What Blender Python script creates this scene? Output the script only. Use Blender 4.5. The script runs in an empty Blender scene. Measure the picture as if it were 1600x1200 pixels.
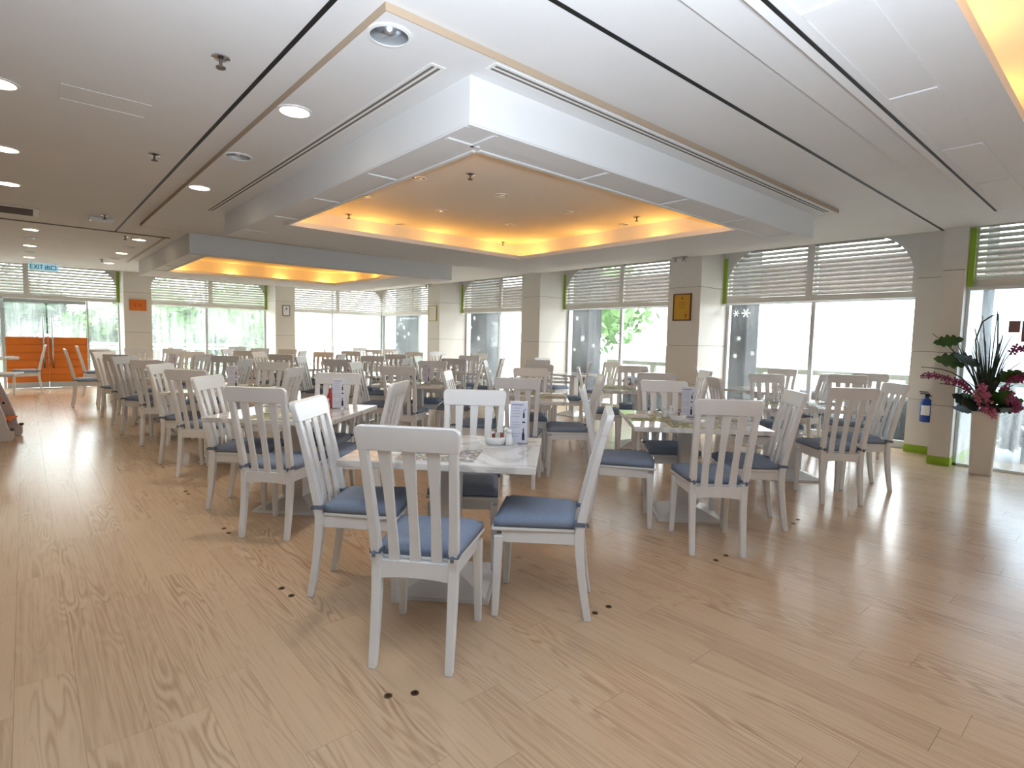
import bpy, bmesh, math, random
from mathutils import Vector, Matrix

# ------------------------------------------------------------------ camera, sky, lights, exposure
scene = bpy.context.scene
COL = scene.collection
H = 1.40
FPX = 870.86
PIT, YAW, ROL = math.radians(4.593), math.radians(41.16), math.radians(1.3015)
_F = Vector((math.sin(YAW)*math.cos(PIT), math.cos(YAW)*math.cos(PIT), -math.sin(PIT)))
_R0 = Vector((math.cos(YAW), -math.sin(YAW), 0))
_U0 = _R0.cross(_F)
_R = _R0*math.cos(ROL)+_U0*math.sin(ROL)
_U = _U0*math.cos(ROL)-_R0*math.sin(ROL)
cd = bpy.data.cameras.new('camera')
cd.sensor_width = 36.0
cd.lens = FPX/1600*36
cd.clip_start = 0.05
cd.clip_end = 300
cam = bpy.data.objects.new('camera', cd)
COL.objects.link(cam)
cam.matrix_world = Matrix(((_R.x, _U.x, -_F.x, 0), (_R.y, _U.y, -_F.y, 0), (_R.z, _U.z, -_F.z, H), (0, 0, 0, 1)))
scene.camera = cam

world = bpy.data.worlds.new('overcast_sky')
scene.world = world
world.use_nodes = True
_bg = world.node_tree.nodes['Background']
_bg.inputs['Color'].default_value = (0.97, 0.985, 1.0, 1)
_bg.inputs['Strength'].default_value = 7.5

def add_light(name, kind, loc, energy, color, target=None, **kw):
    ld = bpy.data.lights.new(name, kind)
    ld.energy = energy
    ld.color = color
    for k, v in kw.items():
        setattr(ld, k, v)
    o = bpy.data.objects.new(name, ld)
    COL.objects.link(o)
    o.location = loc
    if target is not None:
        o.rotation_euler = (Vector(target)-Vector(loc)).to_track_quat('-Z', 'Y').to_euler()
    return o

# the photographer's flash, held beside the camera and bounced off the ceiling
add_light('bounce_flash', 'SPOT', (0.10, 0.05, 1.52), 540, (0.76, 0.87, 1.0), (0.75, 0.85, 2.82),
          spot_size=math.radians(140), spot_blend=1.0, shadow_soft_size=0.05)

vs = scene.view_settings
vs.view_transform = 'Standard'
vs.look = 'None'
vs.gamma = 1.0
vs.use_curve_mapping = False
vs.exposure = 0.42
try:
    scene.cycles.max_bounces = 4
    scene.cycles.diffuse_bounces = 3
    scene.cycles.glossy_bounces = 2
    scene.cycles.transmission_bounces = 2
    scene.cycles.transparent_max_bounces = 8
    scene.cycles.caustics_reflective = False
    scene.cycles.caustics_refractive = False
    scene.cycles.sample_clamp_indirect = 5.0
    scene.cycles.use_adaptive_sampling = True
    scene.cycles.adaptive_threshold = 0.05
except Exception:
    pass

RNG = random.Random(7)
S2 = math.sqrt(0.5)

# ------------------------------------------------------------------ materials
def srgb(r, g, b):
    def f(c):
        c /= 255.0
        return c/12.92 if c <= 0.04045 else ((c+0.055)/1.055)**2.4
    return (f(r), f(g), f(b), 1)

MATS = {}
def mat(name, color, rough=0.5, metal=0.0, spec=0.5, noise=0.0, nscale=8.0, bump=0.0, bscale=40.0, coat=0.0, emit=None, estr=0.0):
    if name in MATS:
        return MATS[name]
    m = bpy.data.materials.new(name)
    m.use_nodes = True
    nt = m.node_tree
    b = nt.nodes['Principled BSDF']
    b.inputs['Base Color'].default_value = color
    b.inputs['Roughness'].default_value = rough
    b.inputs['Metallic'].default_value = metal
    b.inputs['Specular IOR Level'].default_value = spec
    b.inputs['Coat Weight'].default_value = coat
    if emit is not None:
        b.inputs['Emission Color'].default_value = emit
        b.inputs['Emission Strength'].default_value = estr
    if noise > 0 or bump > 0:
        tc = nt.nodes.new('ShaderNodeTexCoord')
    if noise > 0:
        n = nt.nodes.new('ShaderNodeTexNoise')
        n.inputs['Scale'].default_value = nscale
        n.inputs['Detail'].default_value = 4
        nt.links.new(tc.outputs['Object'], n.inputs['Vector'])
        r = nt.nodes.new('ShaderNodeMapRange')
        r.inputs['From Min'].default_value = 0.3
        r.inputs['From Max'].default_value = 0.7
        r.inputs['To Min'].default_value = 1-noise
        r.inputs['To Max'].default_value = 1+noise
        nt.links.new(n.outputs['Fac'], r.inputs['Value'])
        mx = nt.nodes.new('ShaderNodeMix')
        mx.data_type = 'RGBA'
        mx.blend_type = 'MULTIPLY'
        mx.inputs['Factor'].default_value = 1
        mx.inputs['A'].default_value = color
        nt.links.new(r.outputs['Result'], mx.inputs['B'])
        nt.links.new(mx.outputs['Result'], b.inputs['Base Color'])
    if bump > 0:
        n2 = nt.nodes.new('ShaderNodeTexNoise')
        n2.inputs['Scale'].default_value = bscale
        n2.inputs['Detail'].default_value = 3
        nt.links.new(tc.outputs['Object'], n2.inputs['Vector'])
        bp = nt.nodes.new('ShaderNodeBump')
        bp.inputs['Strength'].default_value = bump
        bp.inputs['Distance'].default_value = 0.01
        nt.links.new(n2.outputs['Fac'], bp.inputs['Height'])
        nt.links.new(bp.outputs['Normal'], b.inputs['Normal'])
    MATS[name] = m
    return m

M_CEIL = mat('ceiling_paint', srgb(226, 224, 222), 0.75, noise=0.015, nscale=2)
M_TRIM = mat('moulding_paint', srgb(232, 230, 226), 0.55)
M_COVE = mat('cove_paint', srgb(230, 227, 222), 0.8)
M_WALL = mat('wall_paint', srgb(222, 217, 208), 0.7, noise=0.015, nscale=3)
M_PILLAR = mat('pillar_panel', srgb(224, 219, 210), 0.45, noise=0.012, nscale=3)
M_LIME = mat('lime_paint', srgb(150, 186, 40), 0.5)
M_BLACK = mat('black_track', srgb(18, 18, 18), 0.6)
M_JOINT = mat('dark_joint', srgb(120, 112, 104), 0.8)
M_FRAME = mat('window_aluminium', srgb(200, 204, 206), 0.35, metal=0.3)
M_SHUTTER = mat('shutter_paint', srgb(226, 223, 216), 0.5)
M_CHAIR = mat('chair_white_paint', srgb(240, 240, 240), 0.32, noise=0.012, nscale=9, coat=0.15)
M_CUSHION = mat('cushion_blue_grey', srgb(136, 151, 175), 0.85, noise=0.05, nscale=60, bump=0.15, bscale=400)
M_TIE = mat('tie_blue_grey', srgb(112, 122, 140), 0.85)
M_BASE = mat('table_base_metal', srgb(228, 224, 221), 0.3, metal=0.12)
M_STEEL = mat('steel', srgb(190, 192, 195), 0.22, metal=1.0)
M_REFL = mat('downlight_reflector', srgb(190, 196, 205), 0.25, metal=0.9)
M_LAMP = mat('lit_lamp', srgb(255, 240, 205), 0.5, emit=(1.0, 0.86, 0.62, 1), estr=9.0)
M_SENSOR = mat('sensor_brown', srgb(96, 84, 74), 0.5)
M_PORC = mat('porcelain', srgb(238, 238, 236), 0.15)
M_CLOTH = mat('napkin_white', srgb(235, 234, 230), 0.8)
M_GROUND = mat('paving', srgb(150, 150, 146), 0.9, noise=0.05, nscale=1.5)

def marble():
    m = bpy.data.materials.new('white_marble')
    m.use_nodes = True
    nt = m.node_tree
    b = nt.nodes['Principled BSDF']
    b.inputs['Roughness'].default_value = 0.07
    tc = nt.nodes.new('ShaderNodeTexCoord')
    n = nt.nodes.new('ShaderNodeTexNoise')
    n.inputs['Scale'].default_value = 2.2
    n.inputs['Detail'].default_value = 6
    n.inputs['Distortion'].default_value = 1.2
    nt.links.new(tc.outputs['Object'], n.inputs['Vector'])
    r = nt.nodes.new('ShaderNodeValToRGB')
    r.color_ramp.elements[0].position = 0.46
    r.color_ramp.elements[0].color = srgb(236, 235, 232)
    r.color_ramp.elements[1].position = 0.56
    r.color_ramp.elements[1].color = srgb(236, 235, 232)
    e = r.color_ramp.elements.new(0.505)
    e.color = srgb(200, 198, 194)
    nt.links.new(n.outputs['Fac'], r.inputs['Fac'])
    nt.links.new(r.outputs['Color'], b.inputs['Base Color'])
    return m
M_MARBLE = marble()

def oak():
    """light oak laminate: cathedral grain stretched along y, tone per plank"""
    m = bpy.data.materials.new('oak_laminate')
    m.use_nodes = True
    nt = m.node_tree
    L = nt.links
    b = nt.nodes['Principled BSDF']
    b.inputs['Specular IOR Level'].default_value = 0.5
    geo = nt.nodes.new('ShaderNodeNewGeometry')
    oi = nt.nodes.new('ShaderNodeObjectInfo')
    add = nt.nodes.new('ShaderNodeMath'); add.operation = 'ADD'
    L.new(oi.outputs['Random'], add.inputs[0]); L.new(geo.outputs['Random Per Island'], add.inputs[1])
    fr = nt.nodes.new('ShaderNodeMath'); fr.operation = 'FRACT'
    L.new(add.outputs[0], fr.inputs[0])
    off = nt.nodes.new('ShaderNodeCombineXYZ')
    k = nt.nodes.new('ShaderNodeMath'); k.operation = 'MULTIPLY'; k.inputs[1].default_value = 37.0
    L.new(fr.outputs[0], k.inputs[0]); L.new(k.outputs[0], off.inputs['X']); L.new(k.outputs[0], off.inputs['Y']); L.new(k.outputs[0], off.inputs['Z'])
    va = nt.nodes.new('ShaderNodeVectorMath'); va.operation = 'ADD'
    L.new(geo.outputs['Position'], va.inputs[0]); L.new(off.outputs[0], va.inputs[1])
    mp = nt.nodes.new('ShaderNodeMapping')
    mp.inputs['Scale'].default_value = (1.0, 0.11, 1.0)
    L.new(va.outputs[0], mp.inputs['Vector'])
    n1 = nt.nodes.new('ShaderNodeTexNoise'); n1.inputs['Scale'].default_value = 7.0; n1.inputs['Detail'].default_value = 2.0; n1.inputs['Roughness'].default_value = 0.45
    L.new(mp.outputs[0], n1.inputs['Vector'])
    w1 = nt.nodes.new('ShaderNodeMath'); w1.operation = 'MULTIPLY'; w1.inputs[1].default_value = 120.0
    L.new(n1.outputs['Fac'], w1.inputs[0])
    sn = nt.nodes.new('ShaderNodeMath'); sn.operation = 'SINE'
    L.new(w1.outputs[0], sn.inputs[0])
    # where the cathedral figure shows at all
    n3 = nt.nodes.new('ShaderNodeTexNoise'); n3.inputs['Scale'].default_value = 4.5; n3.inputs['Detail'].default_value = 1.0
    mp3 = nt.nodes.new('ShaderNodeMapping'); mp3.inputs['Scale'].default_value = (1.3, 0.14, 1.0)
    L.new(va.outputs[0], mp3.inputs['Vector']); L.new(mp3.outputs[0], n3.inputs['Vector'])
    rg = nt.nodes.new('ShaderNodeMapRange'); rg.inputs['From Min'].default_value = 0.50; rg.inputs['From Max'].default_value = 0.66; rg.inputs['To Min'].default_value = 0.02; rg.inputs['To Max'].default_value = 0.16
    L.new(n3.outputs['Fac'], rg.inputs['Value'])
    # fine fibre
    mp2 = nt.nodes.new('ShaderNodeMapping'); mp2.inputs['Scale'].default_value = (90.0, 2.2, 1.0)
    L.new(va.outputs[0], mp2.inputs['Vector'])
    n2 = nt.nodes.new('ShaderNodeTexNoise'); n2.inputs['Scale'].default_value = 1.0; n2.inputs['Detail'].default_value = 3.0
    L.new(mp2.outputs[0], n2.inputs['Vector'])
    gm = nt.nodes.new('ShaderNodeMath'); gm.operation = 'MULTIPLY'
    L.new(sn.outputs[0], gm.inputs[0]); L.new(rg.outputs['Result'], gm.inputs[1])
    g2 = nt.nodes.new('ShaderNodeMath'); g2.operation = 'MULTIPLY_ADD'; g2.inputs[1].default_value = 0.45
    L.new(n2.outputs['Fac'], g2.inputs[0]); L.new(gm.outputs[0], g2.inputs[2])
    g3 = nt.nodes.new('ShaderNodeMath'); g3.operation = 'MULTIPLY_ADD'; g3.inputs[1].default_value = 0.12
    L.new(fr.outputs[0], g3.inputs[0]); L.new(g2.outputs[0], g3.inputs[2])
    cr = nt.nodes.new('ShaderNodeValToRGB')
    cr.color_ramp.elements[0].position = 0.0; cr.color_ramp.elements[0].color = srgb(168, 137, 110)
    cr.color_ramp.elements[1].position = 0.85; cr.color_ramp.elements[1].color = srgb(218, 193, 164)
    e = cr.color_ramp.elements.new(0.30); e.color = srgb(206, 177, 147)
    L.new(g3.outputs[0], cr.inputs['Fac'])
    L.new(cr.outputs['Color'], b.inputs['Base Color'])
    ro = nt.nodes.new('ShaderNodeMapRange'); ro.inputs['To Min'].default_value = 0.17; ro.inputs['To Max'].default_value = 0.27
    L.new(n2.outputs['Fac'], ro.inputs['Value']); L.new(ro.outputs['Result'], b.inputs['Roughness'])
    bp = nt.nodes.new('ShaderNodeBump'); bp.inputs['Strength'].default_value = 0.06; bp.inputs['Distance'].default_value = 0.003
    L.new(n2.outputs['Fac'], bp.inputs['Height']); L.new(bp.outputs['Normal'], b.inputs['Normal'])
    return m
M_OAK = oak()

def misted_glass(name, lo, hi, tint):
    """clear pane with condensation and run marks"""
    m = bpy.data.materials.new(name)
    m.use_nodes = True
    nt = m.node_tree
    L = nt.links
    nt.nodes.remove(nt.nodes['Principled BSDF'])
    out = nt.nodes['Material Output']
    tr = nt.nodes.new('ShaderNodeBsdfTransparent'); tr.inputs['Color'].default_value = tint
    tl = nt.nodes.new('ShaderNodeBsdfTranslucent'); tl.inputs['Color'].default_value = (0.92, 0.96, 0.96, 1)
    gl = nt.nodes.new('ShaderNodeBsdfGlossy'); gl.inputs['Roughness'].default_value = 0.03
    tc = nt.nodes.new('ShaderNodeTexCoord')
    mp = nt.nodes.new('ShaderNodeMapping'); mp.inputs['Scale'].default_value = (9, 9, 0.7)
    L.new(tc.outputs['Object'], mp.inputs['Vector'])
    n = nt.nodes.new('ShaderNodeTexNoise'); n.inputs['Scale'].default_value = 2.2; n.inputs['Detail'].default_value = 2
    L.new(mp.outputs[0], n.inputs['Vector'])
    n2 = nt.nodes.new('ShaderNodeTexNoise'); n2.inputs['Scale'].default_value = 1.1; n2.inputs['Detail'].default_value = 0
    L.new(tc.outputs['Object'], n2.inputs['Vector'])
    mu = nt.nodes.new('ShaderNodeMath'); mu.operation = 'MULTIPLY'
    L.new(n.outputs['Fac'], mu.inputs[0]); L.new(n2.outputs['Fac'], mu.inputs[1])
    r = nt.nodes.new('ShaderNodeMapRange'); r.inputs['From Min'].default_value = 0.12; r.inputs['From Max'].default_value = 0.40
    r.inputs['To Min'].default_value = lo; r.inputs['To Max'].default_value = hi
    L.new(mu.outputs[0], r.inputs['Value'])
    m1 = nt.nodes.new('ShaderNodeMixShader')
    L.new(r.outputs['Result'], m1.inputs['Fac']); L.new(tr.outputs[0], m1.inputs[1]); L.new(tl.outputs[0], m1.inputs[2])
    lw = nt.nodes.new('ShaderNodeLayerWeight'); lw.inputs['Blend'].default_value = 0.5
    pw = nt.nodes.new('ShaderNodeMath'); pw.operation = 'POWER'; pw.inputs[1].default_value = 4.0
    L.new(lw.outputs['Facing'], pw.inputs[0])
    fz = nt.nodes.new('ShaderNodeMath'); fz.operation = 'MULTIPLY_ADD'; fz.inputs[1].default_value = 0.45; fz.inputs[2].default_value = 0.03
    L.new(pw.outputs[0], fz.inputs[0])
    m2 = nt.nodes.new('ShaderNodeMixShader')
    L.new(fz.outputs[0], m2.inputs['Fac']); L.new(m1.outputs[0], m2.inputs[1]); L.new(gl.outputs[0], m2.inputs[2])
    L.new(m2.outputs[0], out.inputs['Surface'])
    return m
M_GLASS = misted_glass('misted_glass', 0.03, 0.15, (0.93, 0.97, 0.96, 1))
M_GLASS2 = misted_glass('wet_glass', 0.04, 0.22, (0.62, 0.70, 0.76, 1))
M_GLASSR = misted_glass('clearer_glass', 0.005, 0.05, (0.93, 0.96, 0.96, 1))
M_CLEAR = misted_glass('clear_acrylic', 0.02, 0.05, (0.97, 0.97, 0.99, 1))
M_SNOW = mat('snowflake_film', srgb(245, 248, 248), 0.7)
_nt = M_SNOW.node_tree
_tl = _nt.nodes.new('ShaderNodeBsdfTranslucent'); _tl.inputs['Color'].default_value = (0.95, 0.97, 0.97, 1)
_mx = _nt.nodes.new('ShaderNodeMixShader'); _mx.inputs['Fac'].default_value = 0.6
_nt.links.new(_nt.nodes['Principled BSDF'].outputs[0], _mx.inputs[1]); _nt.links.new(_tl.outputs[0], _mx.inputs[2])
_nt.links.new(_mx.outputs[0], _nt.nodes['Material Output'].inputs['Surface'])

def print_mat(name, c1, c2, c3, scale):
    m = bpy.data.materials.new(name)
    m.use_nodes = True
    nt = m.node_tree
    b = nt.nodes['Principled BSDF']
    b.inputs['Roughness'].default_value = 0.5
    tc = nt.nodes.new('ShaderNodeTexCoord')
    v = nt.nodes.new('ShaderNodeTexVoronoi'); v.inputs['Scale'].default_value = scale
    nt.links.new(tc.outputs['Object'], v.inputs['Vector'])
    r = nt.nodes.new('ShaderNodeValToRGB')
    r.color_ramp.interpolation = 'CONSTANT'
    r.color_ramp.elements[0].color = c1
    r.color_ramp.elements[1].position = 0.42; r.color_ramp.elements[1].color = c2
    e = r.color_ramp.elements.new(0.64); e.color = c3
    e = r.color_ramp.elements.new(0.82); e.color = srgb(232, 232, 224)
    s = nt.nodes.new('ShaderNodeSeparateColor')
    nt.links.new(v.outputs['Color'], s.inputs[0]); nt.links.new(s.outputs[0], r.inputs['Fac'])
    nt.links.new(r.outputs['Color'], b.inputs['Base Color'])
    return m
M_MATS = [print_mat('placemat_print_blue', srgb(128, 146, 168), srgb(214, 176, 146), srgb(164, 172, 140), 70),
          print_mat('placemat_print_green', srgb(146, 152, 92), srgb(200, 190, 130), srgb(140, 150, 134), 45)]

# ------------------------------------------------------------------ mesh helpers
class MB:
    def __init__(self):
        self.v = []
        self.f = []
    def quad8(self, pts):
        i = len(self.v)
        self.v += [tuple(p) for p in pts]
        self.f += [(i, i+3, i+2, i+1), (i+4, i+5, i+6, i+7), (i, i+1, i+5, i+4), (i+1, i+2, i+6, i+5), (i+2, i+3, i+7, i+6), (i+3, i, i+4, i+7)]
        return self
    def box(self, x0, x1, y0, y1, z0, z1):
        return self.quad8([(x0, y0, z0), (x1, y0, z0), (x1, y1, z0), (x0, y1, z0), (x0, y0, z1), (x1, y0, z1), (x1, y1, z1), (x0, y1, z1)])
    def sections(self, secs):
        """loft through rings of equal point count, capped"""
        i0 = len(self.v)
        n = len(secs[0])
        for s in secs:
            self.v += [tuple(p) for p in s]
        for a in range(len(secs)-1):
            for b in range(n):
                c = (b+1) % n
                self.f.append((i0+a*n+b, i0+a*n+c, i0+(a+1)*n+c, i0+(a+1)*n+b))
        self.f.append(tuple(i0+b for b in reversed(range(n))))
        self.f.append(tuple(i0+(len(secs)-1)*n+b for b in range(n)))
        return self
    def tube(self, pts, rad, n=6):
        secs = []
        pts = [Vector(p) for p in pts]
        for i, p in enumerate(pts):
            t = (pts[min(i+1, len(pts)-1)]-pts[max(i-1, 0)]).normalized()
            a = t.cross(Vector((0.13, 0.27, 1))).normalized()
            if a.length < 0.1:
                a = Vector((1, 0, 0))
            b = t.cross(a).normalized()
            r = rad[i] if isinstance(rad, (list, tuple)) else rad
            secs.append([p+a*(r*math.cos(2*math.pi*k/n))+b*(r*math.sin(2*math.pi*k/n)) for k in range(n)])
        return self.sections(secs)
    def lathe(self, prof, n=16, c=(0, 0, 0)):
        secs = [[(c[0]+r*math.cos(2*math.pi*k/n), c[1]+r*math.sin(2*math.pi*k/n), c[2]+z) for k in range(n)] for r, z in prof]
        return self.sections(secs)
    def prism(self, outline, fn0, fn1):
        """outline points mapped by fn0 and fn1 to two faces"""
        return self.sections([[fn0(p) for p in outline], [fn1(p) for p in outline]])
    def mesh(self, name, bevel=0.0, seg=1, smooth=False):
        me = bpy.data.meshes.new(name)
        me.from_pydata(self.v, [], self.f)
        bm = bmesh.new()
        bm.from_mesh(me)
        bmesh.ops.recalc_face_normals(bm, faces=bm.faces)
        if bevel > 0:
            bmesh.ops.bevel(bm, geom=list(bm.edges), offset=bevel, segments=seg, profile=0.5, affect='EDGES', clamp_overlap=True)
        bm.to_mesh(me)
        bm.free()
        if smooth:
            for p in me.polygons:
                p.use_smooth = True
        me.update()
        return me

def put(name, me, m, parent=None, loc=(0, 0, 0), rotz=0.0, rot=None):
    if isinstance(me, MB):
        me = me.mesh(name)
    if m is not None and len(me.materials) == 0:
        me.materials.append(m)
    o = bpy.data.objects.new(name, me)
    COL.objects.link(o)
    o.location = loc
    o.rotation_euler = rot if rot else (0, 0, rotz)
    if parent is not None:
        o.parent = parent
    return o

def tag(o, label=None, cat=None, group=None, kind=None):
    if label:
        o['label'] = label
    if cat:
        o['category'] = cat
    if group:
        o['group'] = group
    if kind:
        o['kind'] = kind
    return o

def empty(name, loc=(0, 0, 0), rotz=0.0, **kw):
    o = bpy.data.objects.new(name, None)
    o.empty_display_size = 0.1
    COL.objects.link(o)
    o.location = loc
    o.rotation_euler = (0, 0, rotz)
    return tag(o, **kw)

def box(name, x0, x1, y0, y1, z0, z1, m, parent=None, bevel=0.0):
    c = ((x0+x1)/2, (y0+y1)/2, (z0+z1)/2)
    b = MB().box(x0-c[0], x1-c[0], y0-c[1], y1-c[1], z0-c[2], z1-c[2])
    return put(name, b.mesh(name, bevel), m, parent, c)

ORD = ['first', 'second', 'third', 'fourth', 'fifth', 'sixth', 'seventh', 'eighth', 'ninth', 'tenth']

# ------------------------------------------------------------------ room constants
ZC = 2.82          # main ceiling
ZP = 2.783         # dropped panels
ZS = 2.54          # coffer soffits
XP, XG = 8.35, 9.25   # pillar faces and glass of the window wall
YP, YG = 16.40, 17.30  # the same of the end wall
ZR = 3.05          # ceiling of the window recesses
XL, YB = -6.0, -7.0    # walls behind the camera
PILL = [(4.92, 5.53), (8.70, 9.29), (12.55, 13.14)]     # pillars of the window wall, y ranges
LPILL = [(1.83, 2.40), (5.38, 5.93)]                    # pillars of the end wall, x ranges

# ------------------------------------------------------------------ floor
floor = empty('floor', kind='structure', label='light oak plank floor of the dining hall')
box('subfloor', XL, XG+0.1, YB, YG+0.1, -0.06, -0.0125, M_JOINT, floor)
PW, PL = 0.185, 1.22
plank_me = MB().box(-PW/2+0.0004, PW/2-0.0004, -PL/2+0.0005, PL/2-0.0005, -0.012, 0).mesh('plank')
plank_me.materials.append(M_OAK)
planks = []
nx = int((XG+0.1-XL)/PW)
for i in range(nx):
    x = XL+PW*(i+0.5)
    y = YB+RNG.random()*PL
    while y < YG:
        planks.append((x, y))
        y += PL
def floor_seen(p):
    d = Vector((p[0], p[1], -H))
    w = d.dot(_F)
    if w < 0.2:
        return 1e6 + d.length
    px, py = FPX*d.dot(_R)/w, -FPX*d.dot(_U)/w
    if abs(px) > 900 or py > 720:
        return 1e3+d.length
    return d.length
planks.sort(key=floor_seen)
for p in planks[:300]:
    put('plank', plank_me, M_OAK, floor, (p[0], p[1], 0))
rest = MB()
for x, y in planks[300:]:
    rest.box(x-PW/2+0.0004, x+PW/2-0.0004, y-PL/2+0.0005, y+PL/2-0.0005, -0.012, 0)
tag(put('far_planks', rest.mesh('far_planks'), M_OAK, floor), kind='stuff')

# floor sockets of the folding partition, in pairs under the ceiling tracks
M_BRASS = mat('brass', srgb(120, 92, 60), 0.4, metal=0.8)
sock_ring = MB().lathe([(0.017, 0.0), (0.017, 0.0022), (0.010, 0.0024), (0.009, 0.0006)], 14).mesh('rim')
sock_hole = MB().lathe([(0.0095, 0.0), (0.0095, 0.0012)], 12).mesh('hole')
pairs = [((1.03, 2.94), (1.02, 3.06)), ((1.02, 1.86), (1.11, 1.81)), ((2.17, 1.79), (2.28, 1.79)), ((3.33, 1.76), (3.46, 1.76)),
         ((4.52, 1.76), (4.66, 1.78)), ((1.03, 4.28), (1.03, 4.16)), ((1.02, 5.39), (1.02, 5.50)), ((1.03, 6.62), (1.03, 6.74)), ((1.03, 7.85), (1.03, 7.97))]
desc = ['beside the chair on the aisle end of the front table', 'behind the front chair of the front table', 'behind the window-side chair of the front table',
        'behind the front chair of the middle row', 'behind the second chair of the middle row', 'behind the chair at the second aisle table',
        'beside the second aisle table', 'beside the third aisle table', 'beside the fourth aisle table']
for (a, b), ds in zip(pairs, desc):
    for k, p in enumerate((a, b)):
        t = empty('floor_socket', (p[0], p[1], 0.0), label='brass floor socket, %s one %s' % (['nearer', 'farther'][k], ds), cat='floor socket', group='brass floor sockets')
        put('rim', sock_ring, M_BRASS, t)
        put('hole', sock_hole, M_BLACK, t, (0, 0, 0.001))

# ------------------------------------------------------------------ ceiling
ceiling = empty('ceiling', kind='structure', label='white ceiling with dropped panels and lit coffers')
RINGS = [  # outer rect, inner opening
    dict(o=(1.815, 6.37, 2.467, 7.25), i=(2.12, 5.40, 2.80, 6.05), glow=1.0),
    dict(o=(1.83, 6.40, 9.20, 13.90), i=(2.10, 5.42, 9.42, 12.45), glow=1.0),
    dict(o=(1.815, 6.10, -3.76, 0.98), i=(2.15, 5.60, -3.30, 0.51), glow=1.0)]
CX0, CX1 = 1.95, 6.24
cov = [(CX0, CX1, 2.60, 7.12), (CX0, CX1, 9.33, 13.77), (CX0, 5.97, -3.62, 0.85)]
XE, YE = XP+0.02, YP+0.02
box('slab', XL, CX0-0.02, YB, YE, ZC, ZC+0.08, M_CEIL, ceiling)
box('slab', CX1+0.02, XE, YB, YE, ZC, ZC+0.08, M_CEIL, ceiling)
ys = [YB, -3.62, 0.85, 2.60, 7.12, 9.33, 13.77, YE]
for k in (0, 2, 4, 6):
    box('slab', CX0-0.02, CX1+0.02, ys[k]+(0.02 if k else 0), ys[k+1]-(0.02 if k < 6 else 0), ZC, ZC+0.08, M_CEIL, ceiling)
box('slab', 5.99, CX1+0.02, -3.60, 0.83, ZC, ZC+0.08, M_CEIL, ceiling)
# window recess ceilings and bulkheads
box('slab', XE, XG+0.35, YB, YG+0.35, ZR, ZR+0.08, M_CEIL, ceiling)
box('slab', XL, XE, YE, YG+0.35, ZR, ZR+0.08, M_CEIL, ceiling)
box('bulkhead', XE-0.06, XE, YB, YE, ZC+0.08, ZR+0.08, M_CEIL, ceiling)
box('bulkhead', XL, XE-0.06, YE-0.06, YE, ZC+0.08, ZR+0.08, M_CEIL, ceiling)

def frame_rect(name, o, i, z0, z1, m, parent):
    """a flat rectangular ring"""
    b = MB()
    X = (o[0], i[0], i[1], o[1]); Y = (o[2], i[2], i[3], o[3])
    vs_, idx = [], {}
    for zi, z in enumerate((z0, z1)):
        for key, (a, c) in {'o0': (o[0], o[2]), 'o1': (o[1], o[2]), 'o2': (o[1], o[3]), 'o3': (o[0], o[3]),
                            'i0': (i[0], i[2]), 'i1': (i[1], i[2]), 'i2': (i[1], i[3]), 'i3': (i[0], i[3])}.items():
            idx[key, zi] = len(vs_)
            vs_.append((a, c, z))
    b.v = vs_
    for k in range(4):
        n = (k+1) % 4
        for zi in (0, 1):
            b.f.append((idx['o%d' % k, zi], idx['o%d' % n, zi], idx['i%d' % n, zi], idx['i%d' % k, zi]))
        b.f.append((idx['o%d' % k, 0], idx['o%d' % n, 0], idx['o%d' % n, 1], idx['o%d' % k, 1]))
        b.f.append((idx['i%d' % k, 0], idx['i%d' % n, 0], idx['i%d' % n, 1], idx['i%d' % k, 1]))
    return put(name, b.mesh(name), m, parent)

def shrink(r, d):
    return (r[0]+d, r[1]-d, r[2]+d, r[3]-d)

# dropped panels around the first and third coffers
frame_rect('dropped_panel', (1.21, 6.42, 2.255, 8.95), (1.83, 6.35, 2.48, 7.23), ZP, ZC-0.001, M_CEIL, ceiling)
frame_rect('dropped_panel', (1.10, 7.72, -4.4, 1.30), (1.83, 6.08, -3.74, 0.96), 2.72, ZC-0.001, M_CEIL, ceiling)

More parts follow.
